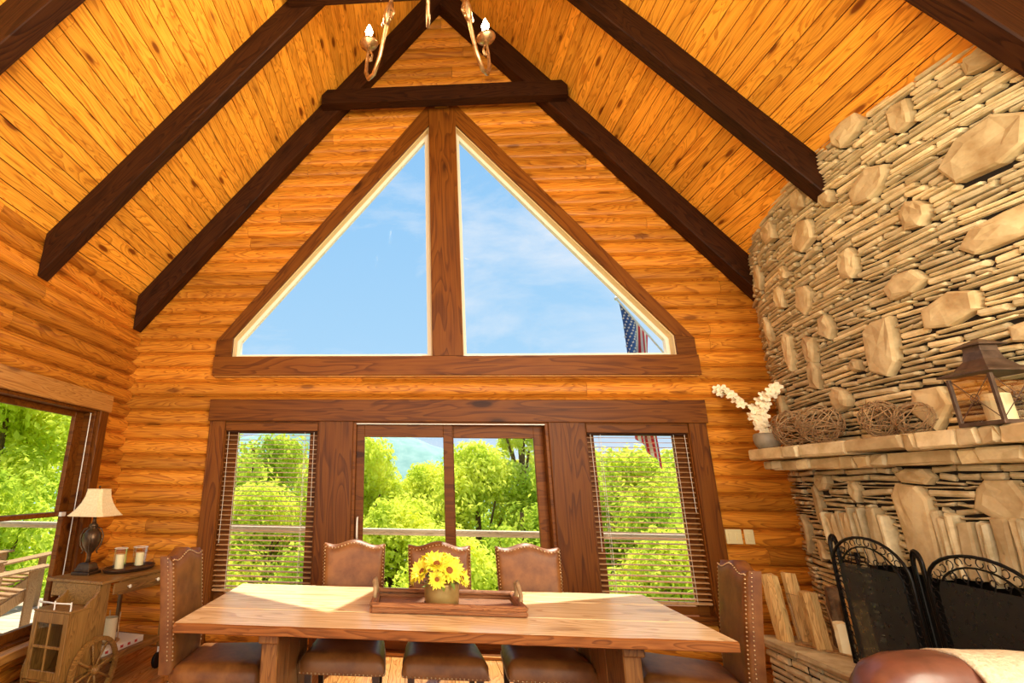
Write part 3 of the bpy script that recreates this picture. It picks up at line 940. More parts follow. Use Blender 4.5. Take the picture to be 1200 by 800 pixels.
# mantel
mantel = empty('stone_mantel', (2.8, -2.2, 1.62), 0, 'thick two-course stone mantel shelf across the chimney', 'mantel')
def course(xface, z0, z1, ystart, jit):
    y = ystart
    while y > -4.0:
        l = rs.choice([.09, .12, .17, .22, .30, .42]); g = .003
        x0 = xface+rs.uniform(-jit, jit); x1 = WX(y-l/2)+.03
        V, F = boxg((x0, y-l+g, z0+rs.uniform(0, .012)), (x1, y-g, z1), .012)
        V = [(v[0]+(U(-.012, .012) if v[0] < x0+.05 else 0), v[1]+U(-.003, .003), v[2]+(U(-.008, .004) if v[0] < x0+.05 and v[2] < (z0+z1)/2 else 0)) for v in V]
        add('stone', V, F, STONE if rs.random() < .7 else STONEB, mantel, world=True)
        y -= l
course(2.60, 1.705, 1.80, -.31, .008)
course(2.70, 1.62, 1.70, -.34, .015)

# ------------------------------------------------------------ dining table
tb = empty('dining_table', (-.18, -1.67, 0), 0, 'long rustic plank dining table on slab trestles in front of the doors', 'table')
for i, (y0, y1) in enumerate(((-2.205, -1.862), (-1.858, -1.45), (-1.446, -1.13))):
    V = []; F = []; k = 28
    for i2 in range(k+1):
        x = -1.595+2.81*i2/k
        jy = U(-.004, .004) if i == 0 else 0
        jz = U(-.0012, .0012)
        b = .005
        for (yy, zz_) in ((y0+b+jy, .712), (y1-.002, .712), (y1-.001, .757), (y1-.004, .76), (y0+b+jy+.003, .76+jz), (y0+jy, .754), (y0+jy, .716)):
            V.append((x, yy, zz_))
    n = 7
    for i2 in range(k):
        for j2 in range(n): F.append((i2*n+j2, (i2+1)*n+j2, (i2+1)*n+(j2+1) % n, i2*n+(j2+1) % n))
    F += [tuple(range(n)), tuple(range(k*n, k*n+n))[::-1]]
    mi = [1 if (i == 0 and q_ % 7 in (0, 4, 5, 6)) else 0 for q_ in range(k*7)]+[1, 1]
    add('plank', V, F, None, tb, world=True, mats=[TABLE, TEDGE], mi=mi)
for xs in ((-1.165, -1.075), (.715, .805)):
    for i in range(3):
        y0 = -2.06+i*.27
        box('leg_plank', (xs[0], y0+.002, .08), (xs[1], y0+.268, .65), TLEG, tb, b=.006, world=True)
    xm = (xs[0]+xs[1])/2
    box('foot', (xm-.06, -2.12, 0), (xm+.06, -1.2, .085), DARKW, tb, b=.01, world=True)
    box('cleat', (xm-.055, -2.09, .645), (xm+.055, -1.2, .713), TLEG, tb, b=.006, world=True)
box('stretcher', (-1.08, -1.70, .10), (.72, -1.63, .20), TLEG, tb, b=.006, world=True)

# ------------------------------------------------------------ dining chairs
def make_chair():
    """seat faces -Y, base at origin, back plane at y=0.20"""
    t = empty('dining_chair')
    Wd = .46; ztop = 1.02; zb = .40
    nu, nv = 22, 20
    def top(u):   # camel back outline, u in -1..1
        a = abs(u)
        return ztop+.038*(.5+.5*math.cos(PI*min(a/.72, 1)))+(.012*max(0, (a-.72)/.28)**1.0)
    def P(u, v, side):   # side -1 front, +1 rear
        w = Wd/2*(.93+.07*v)
        x = u*w
        z = zb+(top(u)-zb)*v
        lean = .12*(z-zb)**1.3
        e = max(abs(u)**8, (2*max(v, .5)-1)**10)
        bulge = (1-e)**.5
        th = (.030+.028*bulge) if side < 0 else (.030+.006*bulge)
        return (x, .19+lean+side*th, z)
    V = []; F = []
    for side in (-1, 1):
        for j in range(nv+1):
            for i in range(nu+1): V.append(P(-1+2*i/nu, j/nv, side))
    n = nu+1; off = n*(nv+1)
    for j in range(nv):
        for i in range(nu):
            a = j*n+i
            F.append((a, a+1, a+n+1, a+n)); F.append((off+a, off+a+n, off+a+n+1, off+a+1))
    for i in range(nu):
        F.append((nv*n+i, nv*n+i+1, off+nv*n+i+1, off+nv*n+i)); F.append((i, off+i, off+i+1, i+1))
    for j in range(nv):
        F.append((j*n, (j+1)*n, off+(j+1)*n, off+j*n)); F.append((j*n+nu, off+j*n+nu, off+(j+1)*n+nu, (j+1)*n+nu))
    add('backrest', V, F, LEATHER, t, smooth=False)
    bk = t.children[-1] if t.children else None
    me = bpy.data.objects[-1] if False else None
    # seat cushion
    V = []; F = []; k = 18
    def S(u, v, up):
        e = max(abs(u), abs(v))**6
        x = u*(.25+.012*(-v))*(1-.03*abs(v)**6); y = -.115+v*.27*(1-.03*abs(u)**6)
        dome = (1-e)**.45
        return (x, y, (.425+.052*dome-.008*(v+1)) if up else .36)
    for up in (1, 0):
        for j in range(k+1):
            for i in range(k+1): V.append(S(-1+2*i/k, -1+2*j/k, up))
    n = k+1; off = n*n
    for j in range(k):
        for i in range(k):
            a = j*n+i
            F.append((a, a+1, a+n+1, a+n)); F.append((off+a, off+a+n, off+a+n+1, off+a+1))
    for i in range(k):
        F.append((i, off+i, off+i+1, i+1)); F.append((k*n+i, k*n+i+1, off+k*n+i+1, off+k*n+i))
        F.append((i*n, (i+1)*n, off+(i+1)*n, off+i*n)); F.append((i*n+k, off+i*n+k, off+(i+1)*n+k, (i+1)*n+k))
    add('seat', V, F, LEATHER, t, smooth=True)
    # nail trim: along the back outline and the seat skirt
    nb = MB()
    def nail(c): nb.put(*sph(c, .0058, 5, 4))
    for i in range(25):
        v = .12+.86*i/24
        for u in (-.955, .955):
            x, y, z = P(u, v*.985, -1); nail((x, y-.001, z))
        for sx in (-1, 1):      # outer edge of the side
            x, y, z = P(sx, v, -1); nail((x+sx*.001, y+.012, z))
    for i in range(19):
        u = -.93+1.86*i/18; x, y, z = P(u, .972, -1); nail((x, y-.001, z))
    for i in range(22):
        u = -1+2*i/21; x, y, z = S(u, -1, 0); nail((x, y-.002, .368))
        for sx in (-1, 1):
            x, y, z = S(sx, u, 0); nail((x+sx*.002, y, .368))
    nt_ = add('nail_trim', nb.V, nb.F, NAIL, t, smooth=True); nt_['kind'] = 'stuff'
    for sx in (-1, 1):
        for fy in (0, 1):
            y = -.35 if fy == 0 else .14
            a, b_ = (.021, .013)
            x = sx*.205
            dy = 0 if fy == 0 else .06
            V = []
            for (zz_, r, oy) in ((0, b_, dy), (.2, .018, dy*.4), (.37, a, 0)):
                V += [(x-r, y-r+oy, zz_), (x+r, y-r+oy, zz_), (x+r, y+r+oy, zz_), (x-r, y+r+oy, zz_)]
            F = [(0, 3, 2, 1), (8, 9, 10, 11)]+[(q*4+i, q*4+(i+1) % 4, q*4+4+(i+1) % 4, q*4+4+i) for q in (0, 1) for i in range(4)]
            add('leg', V, F, DARKW, t)
    for o in t.children:
        if o.name.startswith('backrest'):
            o.data.polygons.foreach_set('use_smooth', [True]*len(o.data.polygons))
            md = o.modifiers.new('es', 'EDGE_SPLIT'); md.split_angle = 1.0
        if o.name.startswith('seat'):
            md = o.modifiers.new('es', 'EDGE_SPLIT'); md.split_angle = 1.0
    return t
proto = make_chair()
CH = [(-.795, -1.24, .02, 'leather chair behind the table at the left, before the door handle'),
      (-.165, -1.24, 0, 'leather chair behind the table directly behind the yellow flowers'),
      (.475, -1.24, -.03, 'leather chair behind the table at the right, before the right door panel'),
      (-1.60, -1.63, PI/2+.02, 'leather chair at the left head of the table beside the wheeled cart'),
      (1.34, -1.60, -PI/2-.22, 'leather chair at the right head of the table near the firewood')]
for i, (x, y, rz, lab) in enumerate(CH):
    o = proto if i == 0 else copy_tree(proto)
    o.location = (x, y, 0); o.rotation_euler = (0, 0, rz)
    tag(o, lab, 'chair', 'nailhead leather dining chairs')

# ------------------------------------------------------------ tray, pot of flowers
tr = empty('serving_tray', (-.16, -1.67, .76), 0, 'rough wooden tray with upright handles on the dining table', 'tray')
x0, x1, y0, y1 = -.585, .275, -1.875, -1.465
box('base', (x0+.02, y0+.02, .762), (x1-.02, y1-.02, .775), TRAYW, tr, world=True)
for a, b_ in (((x0, y0, .79), (x1, y0, .79)), ((x0, y1, .79), (x1, y1, .79)), ((x0, y0, .79), (x0, y1, .79)), ((x1, y0, .79), (x1, y1, .79))):
    for dz in (-.014, .014):
        beam('rail', Vector(a)+Vector((0, 0, dz)), Vector(b_)+Vector((0, 0, dz)), .034, .027, TRAYW, tr, b=.009, wob=.003)
for x in (x0, x1):
    for q in (-1, 1):
        add('handle', *tube([(x, -1.67+q*.075, .80), (x+.004, -1.67+q*.07, .85), (x-.003, -1.67+q*.045, .895), (x, -1.67, .91)], [.013, .012, .014, .011], 7), TWIG, tr, world=True, smooth=True)
fl = empty('flower_arrangement', (-.18, -1.64, .777), 0, 'round metal pot of yellow sunflowers on the tray', 'flowers')
#FP = Vector((-.18, -1.64, .777))
add('pot', *lathe([(.095, 0), (.104, .006), (.106, .05), (.107, .11), (.108, .115), (.100, .115), (.098, .10)], 28), POT, fl, smooth=True)
add('soil_moss', *lathe([(.0, .088), (.05, .092), (.099, .09)], 16), GREEN, fl)
rf = random.Random(5)
def flower(c, nrm, r, n=16, deep=.35, mat=PETAL, ctr=.3):
    q = Vector(nrm).normalized().to_track_quat('Z', 'Y').to_matrix().to_4x4(); q.translation = Vector(c)
    mb = MB()
    for ring_ in (0, 1):
        for i in range(n):
            a = 2*PI*(i+.5*ring_)/n+rf.uniform(-.1, .1); l = r*rf.uniform(.85, 1.1)*(1-.18*ring_); w = r*.19
            up = deep*r*(1+ring_*.7)
            c_, s_ = math.cos(a), math.sin(a)
            def pt(d, o_, z): return (c_*d-s_*o_, s_*d+c_*o_, z)
            V = [pt(r*.18, -w*.5, .0), pt(r*.18, w*.5, .0), pt(l*.6, w, up*.6+.002), pt(l*.6, -w, up*.6), pt(l, 0, up*rf.uniform(.5, 1)), pt(l*.6, 0, up*.45)]
            mb.put(V, [(0, 5, 3), (0, 1, 5), (1, 2, 5), (5, 2, 4), (3, 5, 4)])
    return mb, q
heads = [((-.03, -.09, .20), (-.1, -.55, .8), .085), ((.045, -.075, .165), (.3, -.9, .45), .088), ((-.115, -.05, .15), (-.7, -.5, .5), .085), ((.12, -.05, .12), (.8, -.5, .25), .060), ((-.06, .04, .21), (-.3, .2, 1), .08), ((.06, .03, .20), (.3, .1, 1), .08), ((-.03, -.11, .12), (-.1, -1, .1), .06), ((-.16, -.02, .11), (-1, -.2, .2), .055), ((.0, .10, .15), (0, 1, .4), .08)]
for c, nm, r in heads:
    c = (c[0], c[1], c[2]+.028)
    mb, q = flower(c, nm, r)
    f = add('flower', mb.V, mb.F, PETAL, fl, M=q)
    add('flower_centre', *sph((0, 0, .008), r*.24, 10, 5, .45), SEED, f)
    add('stem', *tube([(0, 0, 0), (0, 0, -.02)], .004, 5), GREEN, f)
lf = MB()
for i in range(26):
    a = rf.uniform(0, 2*PI); r = rf.uniform(.07, .13); z = rf.uniform(.10, .17)
    M = Matrix.Translation((r*math.cos(a), r*math.sin(a), z)) @ Matrix.Rotation(a, 4, 'Z') @ Matrix.Rotation(rf.uniform(-.6, .8), 4, 'Y')
    lf.put([(-.02, 0, 0), (.01, .014, .004), (.045, 0, 0), (.01, -.014, .004)], [(0, 1, 2), (0, 2, 3)], M)
lf.obj('leaves', GREEN, fl)['kind'] = 'stuff'

# ------------------------------------------------------------ tea cart in the corner
CR = -.21
cart = empty('tea_cart', (-2.61, -1.24, 0), CR, 'rustic wooden tea cart with a big spoked wheel under the left lamp', 'cart')
# local: +x across towards the wall is negative, +y along the length away from the viewer
def cb(name, lo, hi, mat=CARTW, b=.004, par=cart): return box(name, lo, hi, mat, par, b=b)
cb('table_top', (-.50, -.005, .742), (.02, .76, .762))
cb('apron', (-.47, .03, .64), (-.005, .05, .742))
cb('apron_side', (-.008, .18, .64), (.006, .74, .742))
cb('rear_apron', (-.49, .05, .62), (-.475, .74, .742))
dr = cb('drawer', (.004, .12, .655), (.016, .70, .732))
for yy in (.26, .57):
    add('knob', *lathe([(.006, 0), (.006, .012), (.014, .018), (.014, .026), (.006, .031)], 12, Matrix.Translation((.016, yy, .693)) @ Matrix.Rotation(PI/2, 4, 'Y')), KNOB, dr, smooth=True)
# curved side panels
def side(x):
    pts = [(-.22, .18), (.10, .18), (.10, .742), (.02, .742), (.005, .70), (-.03, .665), (-.07, .645), (-.10, .615), (-.22, .605)]
    n = len(pts); V = [(x, y, z) for y, z in pts]+[(x+.02, y, z) for y, z in pts]
    F = [tuple(range(n))[::-1], tuple(range(n, 2*n))]+[(i, (i+1) % n, n+(i+1) % n, n+i) for i in range(n)]
    add('side_panel', V, F, CARTZ, cart)
side(-.02); side(-.30)
cb('cupboard_top', (-.31, -.23, .600), (.005, -.05, .614))
cb('cupboard_bottom', (-.30, -.22, .18), (-.0, .14, .20))
cb('upper_back', (-.30, .0, .60), (-.0, .015, .742))
dd = MB()
dd.box((-.30, -.232, .20), (-.262, -.216, .60), .003); dd.box((-.038, -.232, .20), (.0, -.216, .60), .003)
dd.box((-.262, -.232, .535), (-.038, -.216, .60), .003); dd.box((-.262, -.232, .20), (-.038, -.216, .255), .003)
dp = dd.obj('cupboard_door', CARTZ, cart)
add('muntin', *boxg((-.157, -.230, .25), (-.145, -.218, .54), .002), CARTZ, dp)
add('muntin', *boxg((-.265, -.232, .385), (-.035, -.218, .400), .002), CARTZ, dp)
add('glass_pane', [(-.262, -.222, .25), (-.038, -.222, .25), (-.038, -.222, .54), (-.262, -.222, .54)], [(0, 1, 2, 3)], JAR, dp)
add('gallery_rail', *tube([(-.29, -.05, .614), (-.29, -.20, .65), (-.29, -.215, .66), (-.15, -.215, .655), (-.01, -.215, .66), (-.01, -.21, .62)], .005, 6), WHITEM, cart, smooth=True)
for xx in (-.29, -.15, -.01): add('rail_post', *tube([(xx, -.215, .612), (xx, -.215, .67)], .005, 6), WHITEM, cart)
cb('lower_shelf', (-.47, .12, .215), (.0, .74, .235))
cb('shelf_edge', (-.01, .12, .20), (.008, .74, .24))
for xx in (-.47, -.02):
    cb('leg', (xx, .715, .16), (xx+.03, .745, .745), CARTZ)
    V, F = lathe([(.0, -.012), (.055, -.012), (.06, -.006), (.06, .006), (.055, .012), (0, .012)], 18, Matrix.Translation((xx+.015, .73, .06)) @ Matrix.Rotation(PI/2, 4, 'Y'))
    add('caster', V, F, IRON, cart, smooth=False)
    add('caster_fork', *tube([(xx+.015, .73, .06), (xx+.015, .73, .17)], .008, 6), WHITEM, cart)
def wheel(x):
    RW = .205; yc, zc = .02, .206
    M = Matrix.Translation((x, yc, zc)) @ Matrix.Rotation(PI/2, 4, 'Y')
    seg = 32; V = []; F = []
    for i in range(seg):
        a = 2*PI*i/seg
        for r, z in ((RW-.028, -.013), (RW, -.013), (RW, .013), (RW-.028, .013)):
            V.append((r*math.cos(a), r*math.sin(a), z))
    for i in range(seg):
        k = (i+1) % seg
        for j in range(4): F.append((i*4+j, k*4+j, k*4+(j+1) % 4, i*4+(j+1) % 4))
    w = add('wheel', V, F, CARTZ, cart, M=M)
    for i in range(8):
        a = 2*PI*i/8+.25
        add('spoke', *tube([(.02*math.cos(a), .02*math.sin(a), 0), ((RW-.03)*.5*math.cos(a), (RW-.03)*.5*math.sin(a), 0), ((RW-.02)*math.cos(a), (RW-.02)*math.sin(a), 0)], [.009, .0075, .008], 6), CARTZ, w, smooth=True)
    add('hub', *lathe([(.0, -.03), (.026, -.03), (.03, -.012), (.03, .012), (.024, .03), (.01, .04), (0, .04)], 14), CARTZ, w, smooth=False)
wheel(.035); wheel(-.36)
add('axle', *tube([(-.37, .02, .206), (.04, .02, .206)], .01, 8), IRON, cart)
add('trailing_cord', *tube([(.01, .74, .70), (.012, .752, .5), (.01, .756, .35), (.014, .75, .2), (.01, .76, .02)], .005, 5), WHITEM, cart, smooth=True)
CM = Matrix.Translation((-2.61, -1.24, 0)) @ Matrix.Rotation(CR, 4, 'Z')
def cw(x, y, z): return tuple(CM @ Vector((x, y, z)))
# lamp
lamp = empty('table_lamp', cw(-.36, .22, .762), CR+.15, 'bronze urn lamp with a cream flared shade on the cart', 'lamp')
mb = MB()
mb.box((-.075, -.075, 0), (.075, .075, .022), .004); mb.box((-.06, -.06, .022), (.06, .06, .045), .004)
add('base', mb.V, mb.F, BRONZE, lamp)
V = []
for (r, z) in ((.055, .045), (.045, .075), (.03, .085)): V += [(-r, -r, z), (r, -r, z), (r, r, z), (-r, r, z)]
add('plinth', V, [(q*4+i, q*4+(i+1) % 4, q*4+4+(i+1) % 4, q*4+4+i) for q in (0, 1) for i in range(4)]+[(8, 9, 10, 11)], BRONZE, lamp)
add('urn', *lathe([(.018, .08), (.014, .12), (.018, .15), (.035, .17), (.058, .21), (.070, .255), (.066, .295), (.045, .325), (.025, .34), (.030, .35), (.034, .36), (.018, .375), (.012, .40), (.014, .43)], 20), BRONZE, lamp, smooth=True)
for sx in (0, 1, 2, 3):
    a = sx*PI/2+.5
    c_, s_ = math.cos(a), math.sin(a)
    add('scroll', *tube([(c_*r, s_*r, z) for r, z in ((.02, .35), (.06, .33), (.080, .28), (.070, .21), (.045, .17), (.055, .15))], .006, 6), BRONZE, lamp, smooth=True)
add('harp', *tube([(0, 0, .42), (.0, .04, .48), (0, .04, .58), (0, 0, .645)], .003, 5), BRONZE, lamp)
add('finial', *sph((0, 0, .655), .010, 8, 6), BRONZE, lamp, smooth=True)
# flared shade with four clipped corners
def shade():
    V = []; F = []; prof = [(.064, .635), (.072, .58), (.088, .53), (.114, .48), (.150, .435)]
    n = 8
    for r, z in prof:
        c = r*.22
        for sx, sy in ((1, 1), (-1, 1), (-1, -1), (1, -1)):
            p = [(sx*r, sy*(r-c)), (sx*(r-c), sy*r)]
            if sx*sy < 0: p = p[::-1]
            V += [(p[0][0], p[0][1], z), (p[1][0], p[1][1], z)]
    for q in range(len(prof)-1):
        for i in range(n): F.append((q*n+i, q*n+(i+1) % n, (q+1)*n+(i+1) % n, (q+1)*n+i))
    return V, F
sh = add('lamp_shade', *shade(), SHADE, lamp)
sm = sh.modifiers.new('t', 'SOLIDIFY'); sm.thickness = .003
for z, r in ((.635, .066), (.435, .152)):
    c = r*.22
    pts = [(r, r-c), (r-c, r), (-(r-c), r), (-r, r-c), (-r, -(r-c)), (-(r-c), -r), (r-c, -r), (r, -(r-c))]
    add('piping', *tube([(x, y, z) for x, y in pts], .004, 5, closed=True), SHADE, sh)
# tray with two candle jars
ty = empty('oval_tray', cw(-.20, .50, .762), CR, 'dark oval tray holding two candle jars on the cart top', 'tray')
V, F = lathe([(0, .0), (.15, .0), (.165, .008), (.17, .022), (.163, .022), (.155, .010), (0, .008)], 28)
V = [(v[0]*.85, v[1]*1.45, v[2]) for v in V]
add('dish', V, F, DARKW, ty, smooth=False)
add('rim', *tube([(math.cos(2*PI*i/28)*.145, math.sin(2*PI*i/28)*.245, .023) for i in range(28)], .005, 5, closed=True), BRONZE, ty, smooth=True)
for k, (dx, dy, hh, lab) in enumerate(((-.02, -.10, .165, 'tall clear candle jar on the oval tray nearer the lamp'), (.0, .10, .155, 'flared clear candle jar on the oval tray nearer the chair'))):
    j = empty('candle_jar', cw(-.20+dx, .50+dy, .771), CR+.3*k, lab, 'candle', 'candle jars on the cart')
    r = .05
    r1_ = r*(1 if k == 0 else 1.15); V = []; F = []
    for q in range(20):
        a_ = 2*PI*q/20; V += [(r*math.cos(a_), r*math.sin(a_), 0), (r*math.cos(a_), r*math.sin(a_), .02), (r1_*math.cos(a_), r1_*math.sin(a_), hh)]
    for q in range(20):
        p_ = (q+1) % 20; F += [(q*3, p_*3, p_*3+1, q*3+1), (q*3+1, p_*3+1, p_*3+2, q*3+2)]
    gl_ = add('glass', V, F, JAR, j)
    add('rim', *tube([(r1_*math.cos(2*PI*q/20), r1_*math.sin(2*PI*q/20), hh) for q in range(20)], .0022, 4, closed=True), WHITEM, gl_)
    add('candle', *lathe([(0, .013), (.034, .013), (.034, hh*.72), (.0, hh*.70)], 16), CANDLE, j, smooth=False)
# lower shelf things
jug = empty('candle_lantern', cw(-.16, .33, .235+.045), CR, 'cream pillar candle in a wire holder on the lower cart shelf', 'candle')
add('candle', *lathe([(0, .01), (.05, .01), (.048, .17), (0, .165)], 18), CANDLE, jug, smooth=False)
add('dish', *lathe([(0, 0), (.075, 0), (.082, .012), (.07, .012), (0, .009)], 20), SILVERG, jug, smooth=False)
for i in range(3):
    a = i*2*PI/3+.4; c_, s_ = math.cos(a), math.sin(a)
    add('wire', *tube([(c_*.07, s_*.07, .01), (c_*.062, s_*.062, .12), (c_*.066, s_*.066, .205)], .005, 5), SILVERG, jug)
bx = empty('game_box', cw(-.17, .36, .235), CR+.02, 'flat white box with red print on the lower cart shelf', 'box')
box('lid', (-.13, -.22, .0), (.13, .22, .042), PAPER, bx, b=.002)
for i in range(5):
    y = -.18+i*.075
    add('red_print', *boxg((.1301, y, .012), (.1308, y+.03, .030), 0), REDP, bx)
sv = empty('small_vase', cw(-.12, .16, .235), CR, 'small round brown vase beside the box on the lower shelf', 'vase')
add('body', *lathe([(0, 0), (.03, 0), (.05, .03), (.052, .06), (.03, .09), (.02, .10), (.024, .11)], 16), CERAM, sv, smooth=True)
vz = empty('glass_vase', cw(-.14, -.06, .20), CR, 'pale glass bottle inside the cart cupboard', 'bottle')
add('body', *lathe([(0, 0), (.04, 0), (.045, .02), (.045, .12), (.02, .16), (.02, .22), (.024, .225)], 16), KNOB, vz, smooth=True)
add('stopper', *sph((0, 0, .24), .018, 8, 6), KNOB, vz, smooth=True)

# ------------------------------------------------------------ chandelier
CC = Vector((-.22, -2.40, 0))
chd = empty('chandelier', (CC.x, CC.y, 5.0), 0, 'iron chandelier with candle bulbs hanging above the table', 'chandelier')
def ch(name, V, F, mat, par=chd, sm=True): return add(name, V, F, mat, par, world=True, smooth=sm)
def off(V, z=0): return [(v[0]+CC.x, v[1]+CC.y, v[2]+z) for v in V]
V, F = lathe([(.0, 4.93), (.018, 4.94), (.03, 4.97), (.05, 5.02), (.07, 5.05), (.06, 5.08), (.03, 5.10), (.022, 5.16), (.04, 5.22), (.05, 5.30), (.035, 5.40), (.02, 5.45), (.02, 5.75), (.05, 5.78), (.06, 5.82), (.02, 5.86), (.0, 5.9)], 18)
ch('column', off(V), F, SILVERG)
V = []
z = 5.9
for i in range(16):
    pts = []
    for k in range(10):
        a = 2*PI*k/10; dx = .014*math.cos(a); dz = .030*math.sin(a)
        pts.append((CC.x+(dx if i % 2 else 0), CC.y+(0 if i % 2 else dx), z+.03+dz))
    ch('chain_link', *tube(pts, .004, 5, closed=True), SILVERG); z += .048
ch('stem', *tube([(CC.x, CC.y, z-.02), (CC.x, CC.y, 7.55)], .008, 6), SILVERG)
NA = 5
for i in range(NA):
    a = PI/2+(i+.5)*2*PI/NA
    # two arms straddle +Y
    a = PI/2 + (-36+72*i)*PI/180
    c_, s_ = math.cos(a), math.sin(a)
    def rp(r, z): return (CC.x+c_*r, CC.y+s_*r, z+.05)
    arm = ch('arm', *tube([rp(.03, 5.78), rp(.14, 5.70), rp(.28, 5.50), rp(.40, 5.28), rp(.50, 5.02), rp(.56, 4.85), rp(.64, 4.66), rp(.73, 4.56), rp(.81, 4.58), rp(.855, 4.68), rp(.845, 4.80), rp(.82, 4.90)], [.013, .014, .015, .016, .016, .017, .018, .018, .018, .017, .015, .012], 8), SILVERG)
    ch('collar', *tube([rp(.49, 5.05), rp(.51, 5.00), rp(.535, 4.93), rp(.55, 4.88)], [.02, .034, .034, .02], 8), SILVERG, arm)
    # small scroll under the cup and leaf curls at the joint
    ch('scroll', *tube([rp(.82, 4.90), rp(.79, 4.84), rp(.76, 4.78), rp(.775, 4.73), rp(.80, 4.75), rp(.80, 4.79)], .009, 6), SILVERG, arm)
    ch('scroll', *tube([rp(.53, 4.94), rp(.58, 4.98), rp(.61, 4.94), rp(.59, 4.90), rp(.565, 4.92)], .008, 6), SILVERG, arm)
    ch('scroll', *tube([rp(.50, 4.98), rp(.45, 4.95), rp(.44, 4.90), rp(.47, 4.88), rp(.49, 4.91)], .008, 6), SILVERG, arm)
    V, F = lathe([(.0, .0), (.02, .0), (.035, .01), (.07, .035), (.078, .05), (.072, .052), (.03, .03), (.0, .03)], 18)
    cup = ch('drip_cup', [(v[0]+CC.x+c_*.82, v[1]+CC.y+s_*.82, v[2]+4.95) for v in V], F, SILVERG, arm)
    V, F = lathe([(.0, .03), (.014, .03), (.014, .12), (.0, .12)], 12)
    ch('candle_sleeve', [(v[0]+CC.x+c_*.82, v[1]+CC.y+s_*.82, v[2]+4.95) for v in V], F, CANDLE, arm)
    V, F = lathe([(.0, .12), (.012, .12), (.028, .145), (.032, .172), (.018, .21), (.004, .25), (0, .255)], 12)
    BULB = bpy.data.materials.get('bulb') or plain('bulb', (1, .86, .55), .3, emit=60)
    ch('bulb', [(v[0]+CC.x+c_*.82, v[1]+CC.y+s_*.82, v[2]+4.95) for v in V], F, BULB, arm)
    light('bulb_light', 'POINT', rp(.82, 5.20), 9, (1, .72, .38), size=.04)
    # inner tier of scrolls between the arms
    a2_ = a+36*PI/180; c2, s2 = math.cos(a2_), math.sin(a2_)
    def rq(r, z, w=0): return (CC.x+c2*r-s2*w, CC.y+s2*r+c2*w, z)
    ch('inner_scroll', *tube([rq(.03, 5.45), rq(.12, 5.32), rq(.22, 5.08), rq(.30, 4.86), rq(.36, 4.80), rq(.41, 4.88), rq(.40, 5.04), rq(.35, 5.14), rq(.30, 5.08), rq(.31, 5.0)], [.010, .012, .013, .014, .014, .013, .012, .010, .009, .008], 8), SILVERG)
    ch('leaf_curl', *tube([rq(.28, 5.12, -.05), rq(.24, 5.2, -.08), rq(.2, 5.16, -.05), rq(.2, 5.1, 0), rq(.2, 5.16, .05), rq(.24, 5.2, .08), rq(.28, 5.12, .05)], .011, 6), SILVERG)

# ------------------------------------------------------------ things on the mantel
ZM = 1.80
orc = empty('potted_orchid', (2.74, -.37, ZM), 0, 'white orchid in a small grey pot on the left mantel end', 'plant')
add('pot', *lathe([(0, 0), (.065, 0), (.09, .04), (.10, .09), (.095, .13), (.083, .14), (.075, .135), (0, .12)], 20), CERAM, orc, smooth=True)
ro = random.Random(3)
def spray(pts, n, r0):
    st = add('stem', *tube(pts, .004, 5), GREEN, orc, smooth=True)
    P = [Vector(p) for p in pts]
    for i in range(n):
        t = .25+.75*i/(n-1); k = t*(len(P)-1); j = min(int(k), len(P)-2); p = P[j].lerp(P[j+1], k-j)
        p = p+Vector((ro.uniform(-.03, .03), ro.uniform(-.03, .02), ro.uniform(-.02, .03)))
        q = Vector((ro.uniform(-.9, .2), ro.uniform(-1, -.4), ro.uniform(-.2, .6))).to_track_quat('Z', 'Y').to_matrix().to_4x4(); q.translation = p
        mb = MB(); r = r0*ro.uniform(.8, 1.1)
        for kk in range(5):
            a = 2*PI*kk/5; c_, s_ = math.cos(a), math.sin(a); w = r*.42
            def pt(d, o_, z): return (c_*d-s_*o_, s_*d+c_*o_, z)
            mb.put([pt(0, 0, 0), pt(r*.5, w, .006), pt(r, w*.5, .0), pt(r, -w*.5, .0), pt(r*.5, -w, .006), pt(r*.55, 0, .012)], [(0, 4, 5), (0, 5, 1), (1, 5, 2), (5, 3, 2), (5, 4, 3)])
        mb.put(*sph((0, 0, .01), r*.2, 6, 4))
        add('blossom', mb.V, mb.F, ORCHID, orc, M=q)
spray([(0, 0, .12), (.0, .02, .22), (-.05, .05, .36), (-.09, .18, .48), (-.12, .28, .55), (-.14, .36, .60)], 11, .05)
spray([(0, 0, .12), (.0, -.01, .24), (.0, .0, .36), (.02, -.06, .45), (.04, -.14, .50)], 12, .052)
spray([(0, 0, .12), (-.02, -.01, .19), (-.03, .0, .27), (-.03, .03, .34)], 10, .054)
for k in range(5):
    a = k*1.3
    add('bud', *sph((-.15+.012*k, .30+.03*k, .60+.012*((k*7) % 3)), .009, 6, 5), ORCHID, orc)

